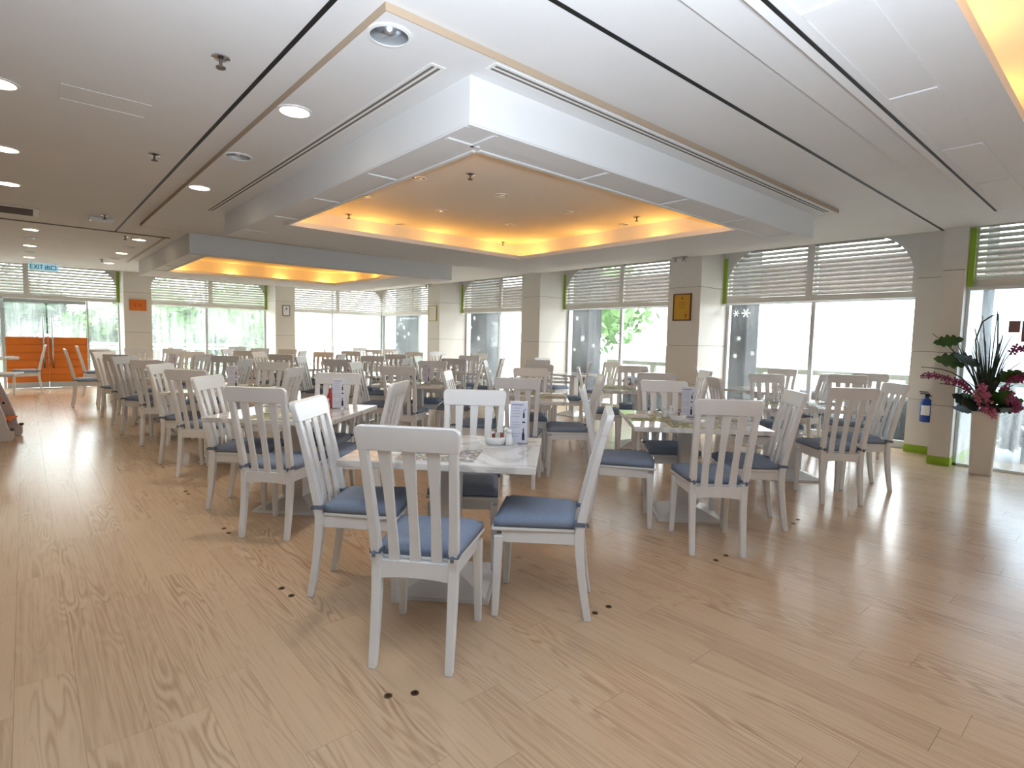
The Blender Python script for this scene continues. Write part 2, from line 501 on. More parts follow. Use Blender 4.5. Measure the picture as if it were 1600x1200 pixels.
M_TAN = mat('tan_edge', srgb(176, 154, 130), 0.7)
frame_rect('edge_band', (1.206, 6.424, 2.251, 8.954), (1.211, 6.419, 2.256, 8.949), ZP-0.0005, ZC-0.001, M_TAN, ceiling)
M_COVELAMP = mat('cove_lamp_holder', srgb(230, 225, 215), 0.5)
for ri, (rg, cv) in enumerate(zip(RINGS, cov)):
    o, i = rg['o'], rg['i']
    ring = frame_rect('coffer_ring', o, i, ZS, ZS+0.05, M_CEIL, ceiling)
    frame_rect('fascia', o, shrink(o, 0.05), ZS+0.05, ZC, M_CEIL, ring)
    frame_rect('cove_wall', (cv[0]-0.03, cv[1]+0.03, cv[2]-0.03, cv[3]+0.03), cv, ZS+0.05, 2.96, M_COVE, ring)
    box('coffer_lid', cv[0]-0.03, cv[1]+0.03, cv[2]-0.03, cv[3]+0.03, 2.955, 3.0, M_COVE, ring)
    # mouldings under the soffit
    z0, z1 = ZS-(0.010 if ri < 2 else 0.006), ZS+0.001
    def strip(a):
        box('moulding', a[0], a[1], a[2], a[3], z0, z1, M_CEIL, ring, 0.004)
    bw = 0.035
    if ri == 2:
        near_y0, near_y1 = 0.70, 0.885
    else:
        near_y0, near_y1 = o[2], i[2]
    if ri < 2:
        strip((o[0], o[1], near_y0, near_y0+bw))
        strip((i[0], o[1]-0.4, (near_y1-bw) if ri < 2 else near_y0, near_y1 if ri < 2 else near_y0+bw))
    ya, yb = (o[2], o[3]) if ri < 2 else (o[2], o[3])
    if ri < 2:
        strip((o[0], o[0]+bw, ya+bw, yb-bw))
    if ri < 2:
        strip((i[0]-bw, i[0], i[2], i[3]))
    else:
        box('moulding', o[0]+0.1, o[1]-0.1, near_y1, near_y1+0.008, ZS-0.004, ZS+0.001, M_CEIL, ring)
        box('moulding', o[0]+0.1, o[1]-0.1, near_y0-0.008, near_y0, ZS-0.004, ZS+0.001, M_CEIL, ring)
    x = i[0]-0.10
    while x < o[1]-0.2:
        strip((x, x+0.03, near_y0+bw, near_y1-bw) if ri < 2 else (x, x+0.05, near_y0, near_y1))
        x += 0.98
    y = i[2]-0.08
    while ri < 2 and y < i[3]+0.6:
        strip((o[0]+bw, i[0]-bw, y, y+0.03))
        y += 0.98
    # warm lamps lying on the cove shelf
    lx = cv
    spots = []
    n = 4
    for k in range(n):
        t = (k+0.5)/n
        spots.append((cv[0]+(cv[1]-cv[0])*t, cv[3]-0.055))
        spots.append((cv[0]+(cv[1]-cv[0])*t, cv[2]+0.055))
        spots.append((cv[1]-0.055, cv[2]+(cv[3]-cv[2])*t))
        spots.append((cv[0]+0.055, cv[2]+(cv[3]-cv[2])*t))
    for sx, sy in spots:
        if i[0]-0.03 < sx < i[1]+0.03 and i[2]-0.03 < sy < i[3]+0.03:
            continue
        lh = put('cove_lamp', MB().lathe([(0.03, 0), (0.03, 0.02), (0.015, 0.03)], 8).mesh('cove_lamp'), M_COVELAMP, ring, (sx, sy, ZS+0.05))
        l = add_light('cove_bulb', 'POINT', (sx, sy, ZS+0.10), 4.8, (1.0, 0.48, 0.10), shadow_soft_size=0.02)
        l.parent = ring

# partition tracks (black slots) and other lines in the ceiling
box('partition_track', 1.028, 1.052, 1.75, 9.95, ZC-0.003, ZC+0.001, M_BLACK, ceiling)
box('partition_track', 1.028, 8.36, 1.748, 1.772, ZC-0.003, ZC+0.001, M_BLACK, ceiling)
box('partition_track', 1.83, 6.05, 0.925, 0.94, ZS-0.003, ZS+0.001, M_BLACK, ceiling)
box('ceiling_joint', -3.0, 1.72, 9.95, 9.975, ZC-0.012, ZC+0.001, M_JOINT, ceiling)
# long air slots
def air_slot(x0, x1, y0, y1, z):
    t = put('air_slot', MB().box(x0, x1, y0, y1, z-0.004, z+0.001).mesh('air_slot'), M_TRIM, ceiling)
    if x1-x0 > y1-y0:
        for k in (0.30, 0.68):
            yy = y0+(y1-y0)*k
            box('slot_gap', x0+0.02, x1-0.02, yy-0.008, yy+0.008, z-0.0055, z-0.003, M_JOINT, t)
    else:
        for k in (0.30, 0.68):
            xx = x0+(x1-x0)*k
            box('slot_gap', xx-0.008, xx+0.008, y0+0.02, y1-0.02, z-0.0055, z-0.003, M_JOINT, t)
air_slot(1.595, 1.685, 2.50, 7.18, ZP)
air_slot(1.83, 6.30, 2.272, 2.362, ZP)
air_slot(1.62, 1.70, 10.0, 14.15, ZC)
# access hatch outline
for a in ((0.21, 0.66, 4.272, 4.280), (0.21, 0.66, 4.54, 4.548), (0.21, 0.218, 4.28, 4.54), (0.652, 0.66, 4.28, 4.54)):
    box('hatch_edge', a[0], a[1], a[2], a[3], ZC-0.0025, ZC+0.001, M_CEIL, ceiling)

# ------------------------------------------------------------------ ceiling fittings
dl_trim = MB().lathe([(0.105, 0), (0.105, -0.006), (0.088, -0.008), (0.086, 0.0)], 28).mesh('trim_ring', smooth=False)
dl_refl = MB()
_n = 28
_prof = [(0.088, -0.004), (0.084, -0.001), (0.07, -0.0012), (0.03, -0.0014)]
dl_refl = dl_refl.lathe(_prof, _n).mesh('reflector', smooth=True)
dl_lamp = MB().lathe([(0.084, -0.007), (0.084, -0.0045)], 28).mesh('lamp')

def downlight(x, y, z, lit, label, group, size=1.0, power=38):
    t = empty('downlight', (x, y, z), label=label, cat='downlight', group=group)
    t.scale = (size, size, 1)
    put('trim_ring', dl_trim, M_TRIM, t)
    if lit:
        put('lamp', dl_lamp, M_LAMP, t)
        l = add_light('downlight_beam', 'SPOT', (x, y, z-0.02), power, (1.0, 0.88, 0.70), (x, y, 0), spot_size=math.radians(110), spot_blend=0.9, shadow_soft_size=0.07)
        l.location = (0, 0, -0.02)
        l.rotation_euler = (0, 0, 0)
        l.parent = t
    else:
        put('reflector', dl_refl, M_REFL, t)

for k, (y, lit) in enumerate(((2.418, 0), (3.615, 1), (4.833, 0), (6.121, 1))):
    downlight(1.315, y, ZP, lit, '%s round downlight, %s from the corner along the dropped ceiling panel' % (['unlit', 'lit'][lit], ORD[k]), 'downlights on the dropped panel')
for k, y in enumerate((4.526, 6.124, 7.548)):
    downlight(-0.07, y, ZC, 1, 'lit round downlight over the aisle, %s of three before the air vent' % ORD[k], 'aisle downlights')
for k in range(5):
    downlight(0.12, 10.742+k*1.04, ZC, k % 2 == 0, '%s downlight, %s of five running from the air vent to the exit sign' % (['unlit', 'lit'][k % 2 == 0], ORD[k]), 'downlights before the exit')
    downlight(1.40, 10.53+k*1.04, ZC, k % 2 == 0, '%s downlight, %s of five running beside the far coffer' % (['unlit', 'lit'][k % 2 == 0], ORD[k]), 'downlights beside the far coffer')
ZI = 2.955
sc_ = (ZI-1.4)/(3.05-1.4)
inl = [(3.108, 3.994), (3.147, 5.15), (3.101, 6.245), (4.199, 5.058), (4.16, 6.217), (5.347, 6.238), (5.326, 5.08), (6.402, 5.023), (4.221, 3.988), (4.216, 7.404)]
nm = ['near corner', 'aisle side, near half', 'aisle side, far half', 'very centre', 'centre of the far half', 'far corner', 'window side of centre', 'window edge', 'near edge', 'far edge']
for (x, y), d in zip(inl, nm):
    downlight(x*sc_, y*sc_, ZI, 0, 'small unlit downlight inside the near glowing coffer, at its %s' % d, 'downlights in the near coffer', 0.75)
for k, (x, y) in enumerate(((2.9, 10.4), (3.9, 10.9), (4.9, 10.9), (3.4, 11.9), (4.6, 11.9))):
    downlight(x, y, ZI, 0, 'small unlit downlight inside the far glowing coffer, %s from the near corner' % ORD[k], 'downlights in the far coffer', 0.75)

spr_plate = MB().lathe([(0.045, 0), (0.045, -0.006), (0.02, -0.014)], 18).mesh('cover_plate', smooth=False)
spr_body = MB().lathe([(0.008, -0.01), (0.008, -0.045), (0.024, -0.047), (0.024, -0.053), (0.006, -0.056)], 12).mesh('nozzle')
def sprinkler(x, y, z, label):
    t = empty('sprinkler', (x, y, z), label=label, cat='sprinkler', group='ceiling sprinklers')
    put('cover_plate', spr_plate, M_STEEL, t)
    put('nozzle', spr_body, M_SENSOR, t)
sprinkler(0.817, 3.285, ZC, 'steel sprinkler head on the plain ceiling before the access hatch')
sprinkler(0.839, 5.402, ZC, 'dark sprinkler head on the plain ceiling beyond the access hatch')
sprinkler(0.80, 8.66, ZC, 'sprinkler head beside the white emergency light')
sprinkler(1.20, 10.35, ZC, 'sprinkler head just beyond the ceiling joint')
sprinkler(1.226, 14.05, ZC, 'sprinkler head between two downlight rows before the end wall')
for (x, y), d in zip(((3.446, 4.653), (6.164, 4.618), (3.40, 7.358), (6.207, 7.416)), ('near corner', 'window side', 'aisle side', 'far corner')):
    sprinkler(x*sc_, y*sc_, ZI, 'tiny dark sprinkler in the near glowing coffer, towards its %s' % d)
sprinkler(3.1, 11.3, ZI, 'tiny dark sprinkler in the far glowing coffer')

# emergency light, air vent
t = empty('emergency_light', (0.79, 8.90, ZC), label='white oblong emergency light on the ceiling beyond the aisle downlights', cat='light fitting')
put('housing', MB().box(-0.13, 0.13, -0.05, 0.05, -0.05, 0).mesh('housing', 0.012, 2), M_PORC, t)
put('lens', MB().box(-0.11, 0.11, -0.035, 0.035, -0.058, -0.045).mesh('lens', 0.006), M_TRIM, t)
t = empty('air_vent', (-0.35, 9.12, ZC), label='rectangular ceiling air vent with dark slats over the aisle', cat='air vent')
put('frame', MB().box(-0.56, 0.54, -0.30, 0.30, -0.012, 0).mesh('frame', 0.003), M_TRIM, t)
put('backing', MB().box(-0.50, 0.48, -0.24, 0.24, -0.0135, -0.010).mesh('backing'), M_SENSOR, t)
vs_me = MB().box(-0.50, 0.48, -0.008, 0.008, -0.022, -0.012).mesh('slat')
for k in range(9):
    put('slat', vs_me, M_JOINT, t, (0, -0.21+k*0.052, 0))

# exit sign
t = empty('exit_sign', (0.36, 15.85, ZC), label='pale blue hanging EXIT sign above the glass door', cat='sign')
M_SIGN = mat('exit_sign_face', srgb(150, 196, 214), 0.4, emit=srgb(150, 200, 220), estr=0.5)
M_SIGNINK = mat('exit_sign_ink', srgb(18, 96, 92), 0.5)
put('panel', MB().box(-0.25, 0.25, -0.012, 0.012, -0.17, -0.03).mesh('panel', 0.003), M_SIGN, t)
for sx in (-0.2, 0.2):
    put('hanger', MB().box(sx-0.006, sx+0.006, -0.006, 0.006, -0.04, 0).mesh('hanger'), M_STEEL, t)
def stroke(x0, z0, x1, z1, w=0.013):
    d = Vector((x1-x0, 0, z1-z0)); L_ = d.length; d.normalize(); n_ = Vector((-d.z, 0, d.x))*w/2
    a = Vector((x0, 0, z0))-d*w*0.3; b = Vector((x1, 0, z1))+d*w*0.3
    return a, b, n_
def glyph(name, strokes, ox, oz, parent):
    mb_ = MB()
    for s in strokes:
        a, b, n_ = stroke(*s)
        P = [a-n_, b-n_, b+n_, a+n_]
        mb_.quad8([(p.x, -0.0135, p.z) for p in P]+[(p.x, -0.010, p.z) for p in P])
    put(name, mb_.mesh(name), M_SIGNINK, parent, (ox, 0, oz))
hh = 0.085
glyph('letter', [(0, 0, 0, hh), (0, hh, 0.04, hh), (0, hh/2, 0.034, hh/2), (0, 0, 0.04, 0)], -0.215, -0.143, t)
glyph('letter', [(0, 0, 0.05, hh), (0.05, 0, 0, hh)], -0.155, -0.143, t)
glyph('letter', [(0, 0, 0, hh)], -0.083, -0.143, t)
glyph('letter', [(0.025, 0, 0.025, hh), (0, hh, 0.05, hh)], -0.062, -0.143, t)
glyph('character', [(0.04, 0, 0.04, hh), (0.008, hh*0.55, 0.008, hh*0.9), (0.072, hh*0.55, 0.072, hh*0.9), (0.008, hh*0.55, 0.072, hh*0.55), (0, 0, 0, hh*0.4), (0.08, 0, 0.08, hh*0.4), (0, 0, 0.08, 0)], 0.025, -0.143, t)
glyph('character', [(0, 0.004, 0, hh*0.9), (0.075, 0.004, 0.075, hh*0.9), (0, 0.004, 0.075, 0.004), (0, hh*0.9, 0.075, hh*0.9)], 0.13, -0.143, t)

# ------------------------------------------------------------------ walls and pillars
wall_right = empty('wall_right', kind='structure', label='window wall with white panelled pillars')
wall_far = empty('wall_far', kind='structure', label='end wall with white panelled pillars and glass door')
tag(box('wall_left', XL-0.2, XL, YB, YG+0.3, 0, ZR, M_WALL), 'plain wall behind the aisle', kind='structure')
tag(box('wall_back', XL, XG, YB-0.2, YB, 0, ZR, M_WALL), 'plain wall behind the photographer', kind='structure')
JZ = [0.0, 0.10, 0.72, 1.36, 2.33, ZR]
def pillar(parent, x0, x1, y0, y1, base=M_PILLAR):
    p = put('pillar', MB().box(x0+0.012, x1, y0+0.012, y1-0.012 if parent is wall_right else y1, 0, ZR).mesh('pillar'), M_JOINT, parent) if parent is wall_right else \
        put('pillar', MB().box(x0+0.012, x1-0.012, y0+0.012, y1, 0, ZR).mesh('pillar'), M_JOINT, parent)
    for a, b in zip(JZ[1:-1], JZ[2:]):
        if parent is wall_right:
            put('panel', MB().box(x0, x1-0.004, y0, y1, a+0.003, b-0.003).mesh('panel'), M_PILLAR, p)
        else:
            put('panel', MB().box(x0, x1, y0, y1-0.004, a+0.003, b-0.003).mesh('panel'), M_PILLAR, p)
    if parent is wall_right:
        put('skirting', MB().box(x0-0.004, x1-0.008, y0-0.004, y1+0.004, 0, 0.10).mesh('skirting'), M_LIME, p)
    else:
        put('skirting', MB().box(x0-0.004, x1+0.004, y0-0.004, y1-0.008, 0, 0.10).mesh('skirting'), M_LIME, p)
    return p
for y0, y1 in PILL:
    pillar(wall_right, XP, XG+0.15, y0, y1)
pillar(wall_right, 8.28, XG+0.15, 1.50, 1.72)
pillar(wall_right, 8.98, XG+0.15, 1.722, 2.135)
for x0, x1 in LPILL:
    pillar(wall_far, x0, x1, YP, YG+0.15)
pillar(wall_far, -2.25, -1.70, YP, YG+0.15)
box('end_panel', XL, -2.25, YP, YG+0.15, 0, ZR, M_WALL, wall_far)
box('corner_post', XG-0.09, XG+0.06, YG-0.09, YG+0.06, 0, ZR, M_FRAME, wall_right)

# ------------------------------------------------------------------ windows with louvred shutters
WIN = [0]
SLAT_N, SLAT_P = 13, 0.066
snow_me = MB()
for k in range(6):
    a = k*math.pi/3
    dx, dz = math.cos(a), math.sin(a)
    px, pz = -dz, dx
    P = [(dx*0.004+px*0.006, dz*0.004+pz*0.006), (dx*0.045+px*0.009, dz*0.045+pz*0.009), (dx*0.055, dz*0.055), (dx*0.045-px*0.009, dz*0.045-pz*0.009), (dx*0.004-px*0.006, dz*0.004-pz*0.006)]
    snow_me.sections([[(p[0], -0.001, p[1]) for p in P], [(p[0], 0.001, p[1]) for p in P]])
snow_me = snow_me.mesh('snowflake_sticker')
snow_me.materials.append(M_SNOW)

def shutter(parent, to_w, w, arch_lo, arch_hi, zb=2.09, zt=2.99):
    """louvred pelmet of width w; to_w(u, d, z) maps width, depth (towards the room) and height to the world"""
    def bx(name, u0, u1, d0, d1, z0, z1, m, par):
        P = [to_w(u0, d0, z0), to_w(u1, d0, z0), to_w(u1, d1, z0), to_w(u0, d1, z0), to_w(u0, d0, z1), to_w(u1, d0, z1), to_w(u1, d1, z1), to_w(u0, d1, z1)]
        return put(name, MB().quad8(P).mesh(name), m, par)
    sh = bx('shutter', 0, w, -0.005, 0.045, zb, zb+0.085, M_SHUTTER, parent)
    bx('header', 0, w, -0.005, 0.045, zt-0.03, ZR, M_SHUTTER, sh)
    bx('stile', 0, 0.07, -0.005, 0.05, zb+0.085, zt-0.03, M_SHUTTER, sh)
    bx('stile', w-0.07, w, -0.005, 0.05, zb+0.085, zt-0.03, M_SHUTTER, sh)
    bx('stile', w/2-0.05, w/2+0.05, -0.004, 0.048, zb+0.085, zt-0.03, M_SHUTTER, sh)
    bx('stile', w/2+0.055, w/2+0.075, -0.03, 0.0, zb+0.085, zt-0.03, M_SHUTTER, sh)
    z0, z1 = zb+0.085, zt-0.03
    aw, ah = 0.56, 0.60
    # arched spandrels in the outer upper corners
    for side, on in ((0, arch_lo), (1, arch_hi)):
        if not on:
            continue
        pts = [(0.06, z1), (0.06, z1-ah)]
        for k in range(1, 13):
            a = math.pi/2*k/12
            pts.append((0.06+aw*(1-math.cos(a)), z1-ah+ah*math.sin(a)))
        if side:
            pts = [(w-u, z) for u, z in pts]
        put('spandrel', MB().prism(pts, lambda p: to_w(p[0], -0.002, p[1]), lambda p: to_w(p[0], 0.043, p[1])).mesh('spandrel'), M_SHUTTER, sh)
    z = z0+0.028
    while z < z1-0.01:
        lo, hi = 0.06, w-0.06
        t_ = (z-(z1-ah))/ah
        if t_ > 0:
            inset = aw*(1-math.sqrt(max(0, 1-min(t_, 1)**2)))
            if arch_lo:
                lo += inset*0.98
            if arch_hi:
                hi -= inset*0.98
        for a, b in ((lo, w/2-0.045), (w/2+0.045, hi)):
            if b-a < 0.05:
                continue
            P = [to_w(a, 0.0, z+0.022), to_w(b, 0.0, z+0.022), to_w(b, 0.034, z-0.026), to_w(a, 0.034, z-0.026),
                 to_w(a, 0.005, z+0.029), to_w(b, 0.005, z+0.029), to_w(b, 0.039, z-0.019), to_w(a, 0.039, z-0.019)]
            put('slat', MB().quad8(P).mesh('slat'), M_SHUTTER, sh)
        z += SLAT_P
    return sh

def window(parent_label, to_w, w, mull, arch=(1, 1), glass=M_GLASS, flakes=(), kick=0.10, zt=2.09, u_strips=(1, 1), name=None, rz=0.0):
    WIN[0] += 1
    win = empty(name or 'window_%d' % WIN[0], kind='structure', label=parent_label)
    def bx(nm_, u0, u1, d0, d1, z0, z1, m, par=win):
        P = [to_w(u0, d0, z0), to_w(u1, d0, z0), to_w(u1, d1, z0), to_w(u0, d1, z0), to_w(u0, d0, z1), to_w(u1, d0, z1), to_w(u1, d1, z1), to_w(u0, d1, z1)]
        return put(nm_, MB().quad8(P).mesh(nm_), m, par)
    # depth is counted from the glass line towards the room
    bx('sill', 0, w, -0.05, 0.05, 0, kick, M_FRAME)
    bx('frame', 0, 0.05, -0.03, 0.03, kick, ZR, M_FRAME)
    bx('frame', w-0.05, w, -0.03, 0.03, kick, ZR, M_FRAME)
    bx('frame', 0.05, w-0.05, -0.03, 0.03, zt-0.02, zt+0.05, M_FRAME)
    edges = [0.05]+[m_ for m_ in mull]+[w-0.05]
    for m_ in mull:
        bx('mullion', m_-0.03, m_+0.03, -0.03, 0.035, kick, ZR, M_FRAME)
    for a, b in zip(edges[:-1], edges[1:]):
        bx('pane', a+0.02, b-0.02, -0.004, 0.004, kick, zt-0.02, glass)
        bx('pane', a+0.02, b-0.02, -0.004, 0.004, zt+0.05, ZR, glass)
    for u, z, s in flakes:
        q = to_w(u, 0.006, z)
        o = put('snowflake_sticker', snow_me, M_SNOW, win, q, rot=(0, 0, rz))
        o.scale = (s, 1, s)
    def to_s(u, d, z):
        return to_w(u, d+0.12, z)
    shutter(win, to_s, w, arch[0], arch[1])
    if u_strips[0]:
        bx('lime_strip', -0.001, 0.055, 0.12, 0.185, zt, ZR-0.2, M_LIME)
    if u_strips[1]:
        bx('lime_strip', w-0.055, w+0.001, 0.12, 0.185, zt, ZR-0.2, M_LIME)
    return win

def on_right(y0):
    return lambda u, d, z: (XG-d, y0+u, z)
def on_far(x0):
    return lambda u, d, z: (x0+u, YG-d, z)
fl = lambda w, n, seed: [(w-0.12-random.Random(seed+k).random()*0.62, 1.05+random.Random(seed*3+k).random()*0.95, 0.75+random.Random(seed*7+k).random()*0.6) for k in range(n)]
RZ = math.pi/2
window('wide window between the end pillar and the framed-notice pillar of the window wall', on_right(2.135), 4.92-2.135, [3.50-2.135], flakes=[(2.62, 1.93, 1.1), (2.45, 1.93, 1.5), (2.55, 1.5, 0.8), (2.60, 1.2, 0.8), (2.3, 1.25, 0.8)], u_strips=(0, 1), rz=RZ, glass=M_GLASSR)
window('window beside the pillar with the gold plaque', on_right(5.53), 8.70-5.53, [7.20-5.53], flakes=[(2.9, 1.9, 1.0), (2.72, 1.45, 1.3), (2.95, 1.2, 0.8), (2.4, 1.3, 0.9)], u_strips=(0, 1), rz=RZ, glass=M_GLASSR)
window('third window of the window wall', on_right(9.29), 12.55-9.29, [11.11-9.29], flakes=[(2.9, 1.95, 1.2), (3.05, 1.7, 1.0), (3.1, 1.4, 1.2), (2.7, 1.4, 1.3)], u_strips=(0, 1), rz=RZ, glass=M_GLASSR)
window('last window of the window wall, before the room corner', on_right(13.14), YG-0.09-13.14, [15.0-13.14], flakes=[(3.0, 1.95, 1.2), (2.8, 1.7, 1.4), (2.5, 1.5, 1.3), (3.2, 1.5, 1.0), (2.75, 1.4, 1.1)], u_strips=(0, 0), rz=RZ, glass=M_GLASSR)
window('window of the end wall between the two pillars', on_far(2.40), 5.38-2.40, [3.81-2.40], flakes=[(0.45, 1.6, 1.2), (0.75, 1.45, 1.0), (1.1, 1.55, 1.2), (1.7, 1.8, 1.2), (2.0, 1.65, 1.3), (2.3, 1.4, 1.0), (2.6, 1.75, 1.1), (1.25, 1.4, 1.2)])
window('corner window of the end wall', on_far(5.93), XG-0.09-5.93, [7.43-5.93], u_strips=(1, 0))

# glass entrance in the end wall
door = empty('door_1', kind='structure', label='glass double door with orange boarded lower half and steel pulls')
M_ORANGE = mat('orange_board', srgb(224, 118, 24), 0.45, noise=0.04, nscale=5)
M_GREYRAIL = mat('door_rail', srgb(150, 152, 150), 0.35, metal=0.5)
for s, (x0, x1) in enumerate(((-0.34, 0.405), (0.415, 1.16))):
    leaf = box('door_leaf', x0, x1, YG-0.03, YG+0.03, 2.0, 2.085, M_GREYRAIL, door)
    def rel(o_, leaf=leaf):
        o_.parent = leaf
        o_.location = Vector(o_.location)-Vector(leaf.location)
    rel(box('pane', x0+0.01, x1-0.01, YG-0.005, YG+0.005, 1.20, 2.0, M_GLASS))
    nb = 6
    for k in range(nb):
        z0 = 0.13+k*(1.07/nb)
        rel(box('board', x0, x1, YG-0.03, YG+0.03, z0+0.003, z0+1.07/nb-0.003, M_ORANGE, None, 0.004))
    rel(box('backing', x0+0.001, x1+(0.009 if s == 0 else -0.001), YG+0.0, YG+0.02, 0.14, 1.19, M_ORANGE))
    rel(box('kick_rail', x0, x1, YG-0.03, YG+0.03, 0.005, 0.13, M_FRAME))
    hx = 0.33 if s == 0 else 0.495
    rel(put('handle', MB().tube([(hx, YG-0.085, 0.47), (hx, YG-0.085, 1.67)], 0.018, 10).mesh('handle', smooth=True), M_STEEL))
    for hz in (0.62, 1.5):
        rel(put('standoff', MB().tube([(hx, YG-0.085, hz), (hx, YG-0.02, hz)], 0.010, 8).mesh('standoff'), M_STEEL))
box('frame', -1.70, -0.35, YG-0.03, YG+0.03, 2.07, 2.14, M_FRAME, door)
box('pane', -1.65, -0.40, YG-0.005, YG+0.005, 0.1, 2.07, M_GLASS, door)
box('frame', -0.40, -0.345, YG-0.03, YG+0.03, 0, 2.09, M_FRAME, door)
box('frame', 1.165, 1.20, YG-0.03, YG+0.03, 0, 2.09, M_FRAME, door)
box('pane', 1.20, 1.80, YG-0.005, YG+0.005, 0.1, 2.07, M_GLASS, door)
box('frame', 1.20, 1.83, YG-0.03, YG+0.03, 0.0, 0.1, M_FRAME, door)
box('frame', -1.70, 1.83, YG-0.03, YG+0.03, 2.087, 2.15, M_FRAME, door)
box('frame', 1.795, 1.83, YG-0.03, YG+0.03, 0.1, 2.09, M_FRAME, door)
box('pane', -1.7, 1.83, YG-0.005, YG+0.005, 2.15, ZR, M_GLASS, door)
shutter(door, lambda u, d, z: (-1.70+u, YG-0.12-d, z), 3.53, 1, 1)
box('lime_strip', 1.775, 1.832, YG-0.185, YG-0.12, 2.09, 2.85, M_LIME, door)

# glass doors of the window wall beyond the flower vase
XD = 8.47
dr = empty('door_2', kind='structure', label='wet glass doors beyond the flower vase')
M_DFRAME = mat('door_frame_pale', srgb(214, 214, 210), 0.35, metal=0.3)
y = 1.497
box('frame', XD-0.03, XD+0.03, y-0.03, y, 0, 2.13, M_DFRAME, dr)
while y > YB+0.5:
    y2 = max(y-1.15, YB)
    box('pane', XD-0.005, XD+0.005, y2+0.01, y-0.03, 0.03, 2.10, M_GLASS2, dr)
    box('frame', XD-0.02, XD+0.02, y2-0.015, y2+0.01, 0.03, 2.10, M_DFRAME, dr)
    y = y2
box('frame', XD-0.03, XD+0.03, YB, 1.497, 0, 0.03, M_DFRAME, dr)
box('frame', XD-0.04, XD+0.02, YB, 1.497, 2.10, 2.14, M_DFRAME, dr)
box('pane', XD-0.005, XD+0.005, YB, 1.47, 2.2, ZR, M_GLASS, dr)
for k in range(2):
    y1 = 1.497-k*2.6
    shutter(dr, lambda u, d, z, y1=y1: (XD+0.03-d, y1-2.6+u, z), 2.6, 0, 0, 2.14, 2.99)
box('upper_wall', XD-0.02, XD+0.06, YB, 1.497-5.2, 2.14, ZR, M_WALL, dr)
box('lime_strip', XD-0.10, XD-0.03, 1.44, 1.497, 2.14, 2.81, M_LIME, dr)
box('notice', XD-0.009, XD-0.006, 1.00, 1.10, 1.605, 1.735, mat('notice_brown', srgb(140, 104, 104), 0.6), dr)
box('notice', XD-0.009, XD-0.006, 0.86, 0.985, 1.50, 1.735, mat('notice_brown', srgb(140, 104, 104), 0.6), dr)

# ------------------------------------------------------------------ wall-hung things
def framed(name, label, cat, c, wdt, hgt, axis, fm, pm, extra=None, fw=0.018):
    """axis 'x': hangs on a wall facing -x, 'y': on a wall facing -y"""
    t = empty(name, c, 0 if axis == 'y' else -math.pi/2, label=label, cat=cat)
    b_ = MB()
    b_.box(-wdt/2, wdt/2, -0.022, 0, -hgt/2, -hgt/2+fw).box(-wdt/2, wdt/2, -0.022, 0, hgt/2-fw, hgt/2)
    b_.box(-wdt/2, -wdt/2+fw, -0.022, 0, -hgt/2+fw, hgt/2-fw).box(wdt/2-fw, wdt/2, -0.022, 0, -hgt/2+fw, hgt/2-fw)
    put('frame', b_.mesh('frame'), fm, t)
    put('sheet', MB().box(-wdt/2+fw, wdt/2-fw, -0.014, -0.001, -hgt/2+fw, hgt/2-fw).mesh('sheet'), pm, t)
    if extra:
        for nm_, x0, x1, z0, z1, m_ in extra:
            put(nm_, MB().box(x0, x1, -0.0155, -0.013, z0, z1).mesh(nm_), m_, t)
    return t
M_GOLD = mat('gold_sheet', srgb(206, 160, 60), 0.35, metal=0.3)
M_WOOD = mat('dark_wood', srgb(92, 56, 24), 0.4)
M_SEAL = mat('red_seal', srgb(190, 90, 30), 0.5)
M_GOLD2 = mat('gold_ink', srgb(150, 104, 36), 0.5)
framed('certificate', 'gold certificate with red seal in a dark wood frame on the pillar', 'certificate', (XP-0.001, 5.245, 2.0), 0.34, 0.45, 'x', M_WOOD, M_GOLD,
       [('emblem', -0.02, 0.02, 0.13, 0.165, M_GOLD2), ('text_line', -0.06, 0.06, 0.07, 0.08, M_GOLD2), ('text_line', -0.07, 0.07, 0.03, 0.038, M_GOLD2), ('text_line', -0.05, 0.05, -0.01, -0.002, M_GOLD2), ('seal', 0.06, 0.095, -0.17, -0.115, M_SEAL)])
framed('certificate', 'pale certificate in a gilt frame on the far pillar of the window wall', 'certificate', (XP-0.001, 12.87, 2.05), 0.40, 0.42, 'x', mat('gilt', srgb(176, 158, 84), 0.4, metal=0.4), mat('pale_sheet', srgb(226, 222, 206), 0.5))
framed('orange_sign', 'small square orange sign on the pillar beside the glass door', 'sign', (2.115, YP-0.001, 2.025), 0.35, 0.27, 'y', M_ORANGE, M_ORANGE,
       [('mark', -0.07, -0.05, -0.04, 0.05, M_SEAL), ('mark', -0.05, -0.02, -0.04, -0.02, M_SEAL), ('mark', 0.01, 0.03, -0.02, 0.05, M_SEAL), ('mark', 0.05, 0.07, -0.05, 0.03, M_SEAL)])
framed('notice_frame', 'small white notice in a grey frame on the end wall pillar', 'notice', (5.675, YP-0.001, 2.07), 0.21, 0.30, 'y', mat('grey_frame', srgb(120, 118, 112), 0.5), M_PORC,
       [('figure', -0.012, 0.008, 0.02, 0.08, M_BLACK), ('figure', 0.014, 0.022, 0.02, 0.08, M_BLACK)])

